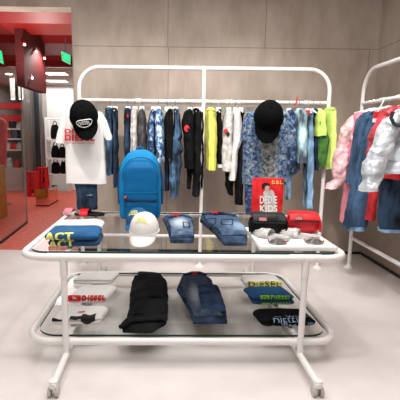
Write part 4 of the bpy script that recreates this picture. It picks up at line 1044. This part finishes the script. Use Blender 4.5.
# poster
PYp = 3.2
c0 = atY(252.8, 178, PYp); c1 = atY(284.2, 178.6, PYp); zb = UT
c = Vector(((c0.x+c1.x)/2, PYp, zb)); w = c1.x-c0.x; h = c0.z-zb
ps = thing('poster_stand', c, 'red poster card with printed figure and white lettering behind the black bag', 'sign')
MB().box((c.x, c.y+.008, zb+h/2), (w, .014, h), bev=.002).build('poster_board', 'posterred', ps)
MB().box((c.x, c.y+.03, zb+.006), (w*.7, .06, .01)).build('easel_foot', 'plastic', ps, False)
def pf(x0, x1, y0, y1, off=-.003):
    def f(u, v): p = atY(lerp(x0, x1, u), lerp(y1, y0, v), PYp); return Vector((p.x, PYp-.0+off, p.z))
    return f
def poly(pts, name, m, off, lab=None):
    mb = MB(); vs = [Vector((atY(x, y, PYp).x, PYp+off, atY(x, y, PYp).z)) for x, y in pts]; mb.add(vs, [tuple(range(len(vs)))]); o = mb.build(name, m, ps, False, origin=c)
    if lab: o['label'] = lab
poly([(263, 197), (263.5, 192), (265, 190.5), (268, 190), (272, 189.5), (274, 192), (275, 198), (276, 205), (274, 212), (265, 212), (264, 205)], 'printed_figure', 'offgrey', -.0012, 'pale shirt of the printed figure')
poly([(264.2, 186.5), (267, 185), (269.4, 186), (269.2, 189), (267.4, 190.8), (265.2, 190.2)], 'printed_face', 'skin', -.0018)
poly([(261.6, 187.6), (262, 184.2), (264.5, 182.5), (267.8, 182.8), (269.8, 184.6), (269.6, 186.3), (267, 185.4), (265, 186.6), (264.5, 189), (262.8, 188.8)], 'printed_hair', 'blackprint', -.0022)
lettering('D.B.L.', pf(271.8, 282.8, 180.4, 184), 'yellow', ps, bold=.02)
lettering('DEDIE', pf(259.8, 277, 196, 203.5), 'whiteprint', ps, bold=.02)
lettering('KIDS', pf(259.8, 277.3, 205, 212), 'whiteprint', ps, bold=.04)
# slides with chains on the plinth
def coil(t, c, m, rad):
    mb = MB()
    for k_ in range(4):
        rr2 = rad*(1-.2*k_); mb.tube([c+Vector((rr2*math.cos(a), rr2*.9*math.sin(a), .006+.007*k_+.003*math.sin(5*a))) for a in [2*PI*i/26 for i in range(26)]], .0045, 6, closed=True)
    mb.build('metal_chain', m, t, origin=wloc(t))
for (px, py, lab, rz_) in ((271, 238.5, 'pale slide sandal with silver band on the plinth in front of the black bag', r(50)), (299, 238, 'pale slide sandal with silver band on the plinth in front of the red bag', r(62))):
    t = slide('slide_sandal', lab, px, py-.6, .27, .12, rz_, 0, 'sil', 'offgrey', z=ZT, tilt=0)
    t2 = wloc(t)
    mb = MB(); c_ = atZ(px-2, py+1, ZT)
    # upright heel cup / band
    X = Matrix.Translation((t2.x, t2.y, ZT)) @ Matrix.Rotation(rz_, 4, 'Z'); rings = []
    for i in range(17):
        a = PI*i/16; rings.append([Vector((math.cos(a)*.05*q, .03+math.sin(a)*.09*q, z_)) for z_, q in ((.02, 1), (.055-.02*math.sin(a), 1.04), (.055-.02*math.sin(a), 1.0), (.02, .96))])
    mb.loft(rings); mb.build('band', 'plastic', t, xf=X, origin=t2)
for (px, py, lab) in ((277.5, 243.2, 'round silver and red chain trinket in front of the left plinth sandal'), (314, 242.8, 'round silver and red chain trinket in front of the right plinth sandal')):
    cc = atZ(px, py, ZT); t = thing('chain_bracelet', cc, lab, 'bracelet'); coil(t, cc, 'steel', .055)
    mb = MB()
    for a in range(3): mb.lathe([(.001, .006), (.005, .003), (.005, -.003), (.001, -.006)], cc+Vector((.062*math.cos(a*1.3), .055*math.sin(a*1.3), .012)), 8)
    mb.build('red_bead', 'red', t, origin=cc)
# ================================================================== SIDE RACK GARMENTS
def puffer(name, label, Y, depth, body, sleeves, m, puff, seed, **kw):
    y0 = body[0][0]; top = atY((body[0][1]+body[0][2])/2, y0, Y); t = thing(name, top, label, 'jacket')
    mb = MB(); hang_loft(mb, Y, depth, body, puff=puff, folds=3, amp=.06, seed=seed, n=40, step=.8); mb.build('body', m, t, origin=top, disp=crinkle(.024, 8, seed))
    for i, (rows, dy) in enumerate(sleeves):
        mb = MB(); hang_loft(mb, Y+dy, depth*.62, rows, puff=puff*.9, folds=3, amp=.07, seed=seed+i+1, n=30, step=.8); mb.build('sleeve', m, t, origin=top, disp=crinkle(.022, 9, seed+2))
    return t
puffer('puffer_jacket', 'pale pink quilted puffer jacket farthest along the right rack', 4.22, .1, [(113, 357, 364), (118, 352, 368), (130, 346, 370), (150, 346, 371), (184, 346, 371)],
       [([(116, 349, 357), (126, 343, 353), (140, 338, 349), (155, 335, 347), (168, 333.5, 345), (180, 332, 345), (184, 327, 342), (188, 325, 337)], -.02)], 'puffp', 17, 41)
garment('hanging_trousers', 'pink trousers on the right rack between the pink puffer and the jeans', 'trousers', 4.14, .08, [[(113, 354, 364), (140, 351, 360), (180, 347, 356), (222, 341, 349)]], 'pink', folds=3)
t = garment('denim_jacket', 'mid-blue denim jacket on the right rack in front of the pink trousers', 'jacket', 4.0, .1, [[(111, 366, 374), (116, 361, 380), (130, 357, 384), (150, 356, 384), (183, 354, 384)], [(116, 360, 367), (130, 356, 363.5), (150, 353, 361), (170, 350, 358), (184, 347.5, 355.5)]], 'denims', folds=3)
t = garment('hanging_jeans', 'wide blue jeans with frayed hem on the right rack', 'jeans', 3.88, .09, [[(113, 372, 384), (140, 364, 385), (180, 355, 376), (205, 349, 368), (226, 344, 363.5)]], 'denims', folds=4, parts=[('frayed_hem', [(225, 344, 363.5), (229.5, 343.3, 363.2)], 'denimp', .093, 0)])
garment('hanging_trousers', 'red trousers showing low between the two pairs of jeans on the right rack', 'trousers', 3.76, .06, [[(150, 376, 386), (190, 371, 378), (220, 366.5, 374)]], 'redcloth', folds=3)
puffer('puffer_jacket', 'coral red quilted puffer jacket on the right rack behind the silver one', 3.58, .12, [(104, 398, 408), (108, 388, 420), (116, 380, 428), (135, 380, 430), (160, 382, 432), (177.5, 384, 434)],
       [([(107, 389, 398), (112, 382, 393), (122, 376, 389), (135, 371.5, 385), (148, 369, 382), (160, 368.5, 380)], -.02)], 'puffr', 14, 45)
t = garment('hanging_jeans', 'dark blue wide jeans at the right edge of the photo', 'jeans', 3.5, .09, [[(120, 392, 420), (170, 380, 404), (200, 380, 403), (228, 379.5, 402)]], 'denimd', folds=4, parts=[('frayed_hem', [(227, 379.3, 402), (231, 379, 401.5)], 'denimp', .093, 0)])
garment('red_hoodie', 'red top showing under the silver puffer jacket', 'hoodie', 3.42, .08, [[(125, 396, 425), (150, 388, 430), (179, 384, 432)]], 'redcloth', folds=3)
t = puffer('puffer_jacket', 'silver white quilted puffer jacket nearest on the right rack', 3.18, .13, [(106, 408, 424), (110, 399, 440), (118, 394, 446), (135, 391, 450), (155, 388, 450), (174, 386, 450)],
       [([(110, 396, 410), (116, 388, 407), (128, 381, 400), (142, 375, 394), (158, 369, 387), (174, 363.5, 380), (186, 361.5, 377), (190.5, 361, 376)], -.06)], 'puffw', 19, 48)
mb = MB(); wl = wloc(t)
mb.tube([atY(x, y, 3.02) for x, y in ((393, 112), (391, 118), (394, 124), (399, 126), (404, 124))], .014, 8); mb.build('hood_trim', 'darksteel', t, origin=wl)
# hangers on the side rack
sh_ = make_hanger(.17, (0, 0, 0), 'x'); used = False
for Yh, lab in ((4.22, 'hanger on the right rack holding the pale pink puffer'), (4.14, 'hanger on the right rack holding the pink trousers'), (4.0, 'hanger on the right rack holding the denim jacket'), (3.88, 'hanger on the right rack holding the wide frayed jeans'),
                (3.58, 'hanger on the right rack holding the coral puffer'), (3.18, 'hanger on the right rack holding the silver puffer')):
    place_hanger(sh_, used, (SX, Yh, RZB), lab, 'hangers on the right rack'); used = True
# red price sign
s0 = atY(374, 111.5, 3.72); s1 = atY(381, 118.5, 3.72)
sg = thing('price_sign', ((s0.x+s1.x)/2, 3.72, s1.z), 'small red sign with white foot clipped on the right rack', 'sign')
MB().box(((s0.x+s1.x)/2, 3.72, (s0.z+s1.z)/2), (s1.x-s0.x, .006, s0.z-s1.z)).build('sign_card', 'red', sg, False, origin=wloc(sg))
MB().box(((s0.x+s1.x)/2, 3.72, s1.z-.018), (s1.x-s0.x+.01, .008, .034)).build('white_strip', 'plastic', sg, False, origin=wloc(sg))
MB().tube([((s0.x+s1.x)/2, 3.72, s0.z-.002), ((s0.x+s1.x)/2+.05, 3.72, RZB-.02), (SX-.02, 3.72, RZB-.004)], .005).build('clip_arm', 'plastic', sg, origin=wloc(sg))

# ================================================================== LIGHT
def area(name, loc, size, power, col=(1, .95, .9), target=None, sy=None, spread=None):
    l = bpy.data.lights.new(name, 'AREA'); l.energy = power; l.color = col; l.size = size
    if sy: l.shape = 'RECTANGLE'; l.size_y = sy
    if spread: l.spread = spread
    o = bpy.data.objects.new(name, l); o.location = loc; C.objects.link(o)
    if target is not None: o.rotation_euler = (Vector(target)-Vector(loc)).to_track_quat('-Z', 'Y').to_euler()
    return o
def spot(name, loc, target, power, ang, blend=.6, rad=.06, col=(1, .95, .9)):
    l = bpy.data.lights.new(name, 'SPOT'); l.energy = power; l.spot_size = math.radians(ang); l.spot_blend = blend; l.shadow_soft_size = rad; l.color = col
    o = bpy.data.objects.new(name, l); o.location = loc; o.rotation_euler = (Vector(target)-Vector(loc)).to_track_quat('-Z', 'Y').to_euler(); C.objects.link(o); return o
area('shop_ceiling_light', (.2, 2.3, CZ-.03), 3.4, 118, (1, .975, .955), sy=2.8)
spot('track_spot_table', (.1, 2.0, CZ-.08), (.1, 3.2, .6), 45, 80)
spot('track_spot_rack_left', (-.7, 2.4, CZ-.08), (-.5, 4.5, 1.3), 140, 66)
spot('track_spot_rack_right', (.7, 2.4, CZ-.08), (.8, 4.5, 1.2), 140, 66)
spot('track_spot_side', (.9, 2.0, CZ-.08), (2.0, 3.6, 1.2), 90, 50)
spot('track_spot_floor', (-1.0, 1.6, CZ-.08), (-.9, 2.9, 0), 14, 80)
spot('hall_added_uplight', (-2.0, 5.35, 1.9), (-1.9, 5.4, 3.0), 60, 120, rad=.03)  # unseen spot added in mid-air to brighten the red vaulted ceiling
spot('hall_downlight', (-1.9, 6.6, 2.85), (-2.0, 6.2, 0), 60, 130, rad=.05)
area('far_room_light', (-3.0, 10.0, fc-.05), 2.2, 60, (1, .97, .94), sy=2.5)
wd = bpy.data.worlds.new('world'); bpy.context.scene.world = wd; wd.use_nodes = True
wd.node_tree.nodes['Background'].inputs[0].default_value = (1, .96, .93, 1); wd.node_tree.nodes['Background'].inputs[1].default_value = .5
sc = bpy.context.scene
sc.view_settings.view_transform = 'Standard'; sc.view_settings.look = 'None'; sc.view_settings.gamma = 1; sc.view_settings.use_curve_mapping = False
sc.view_settings.exposure = .16
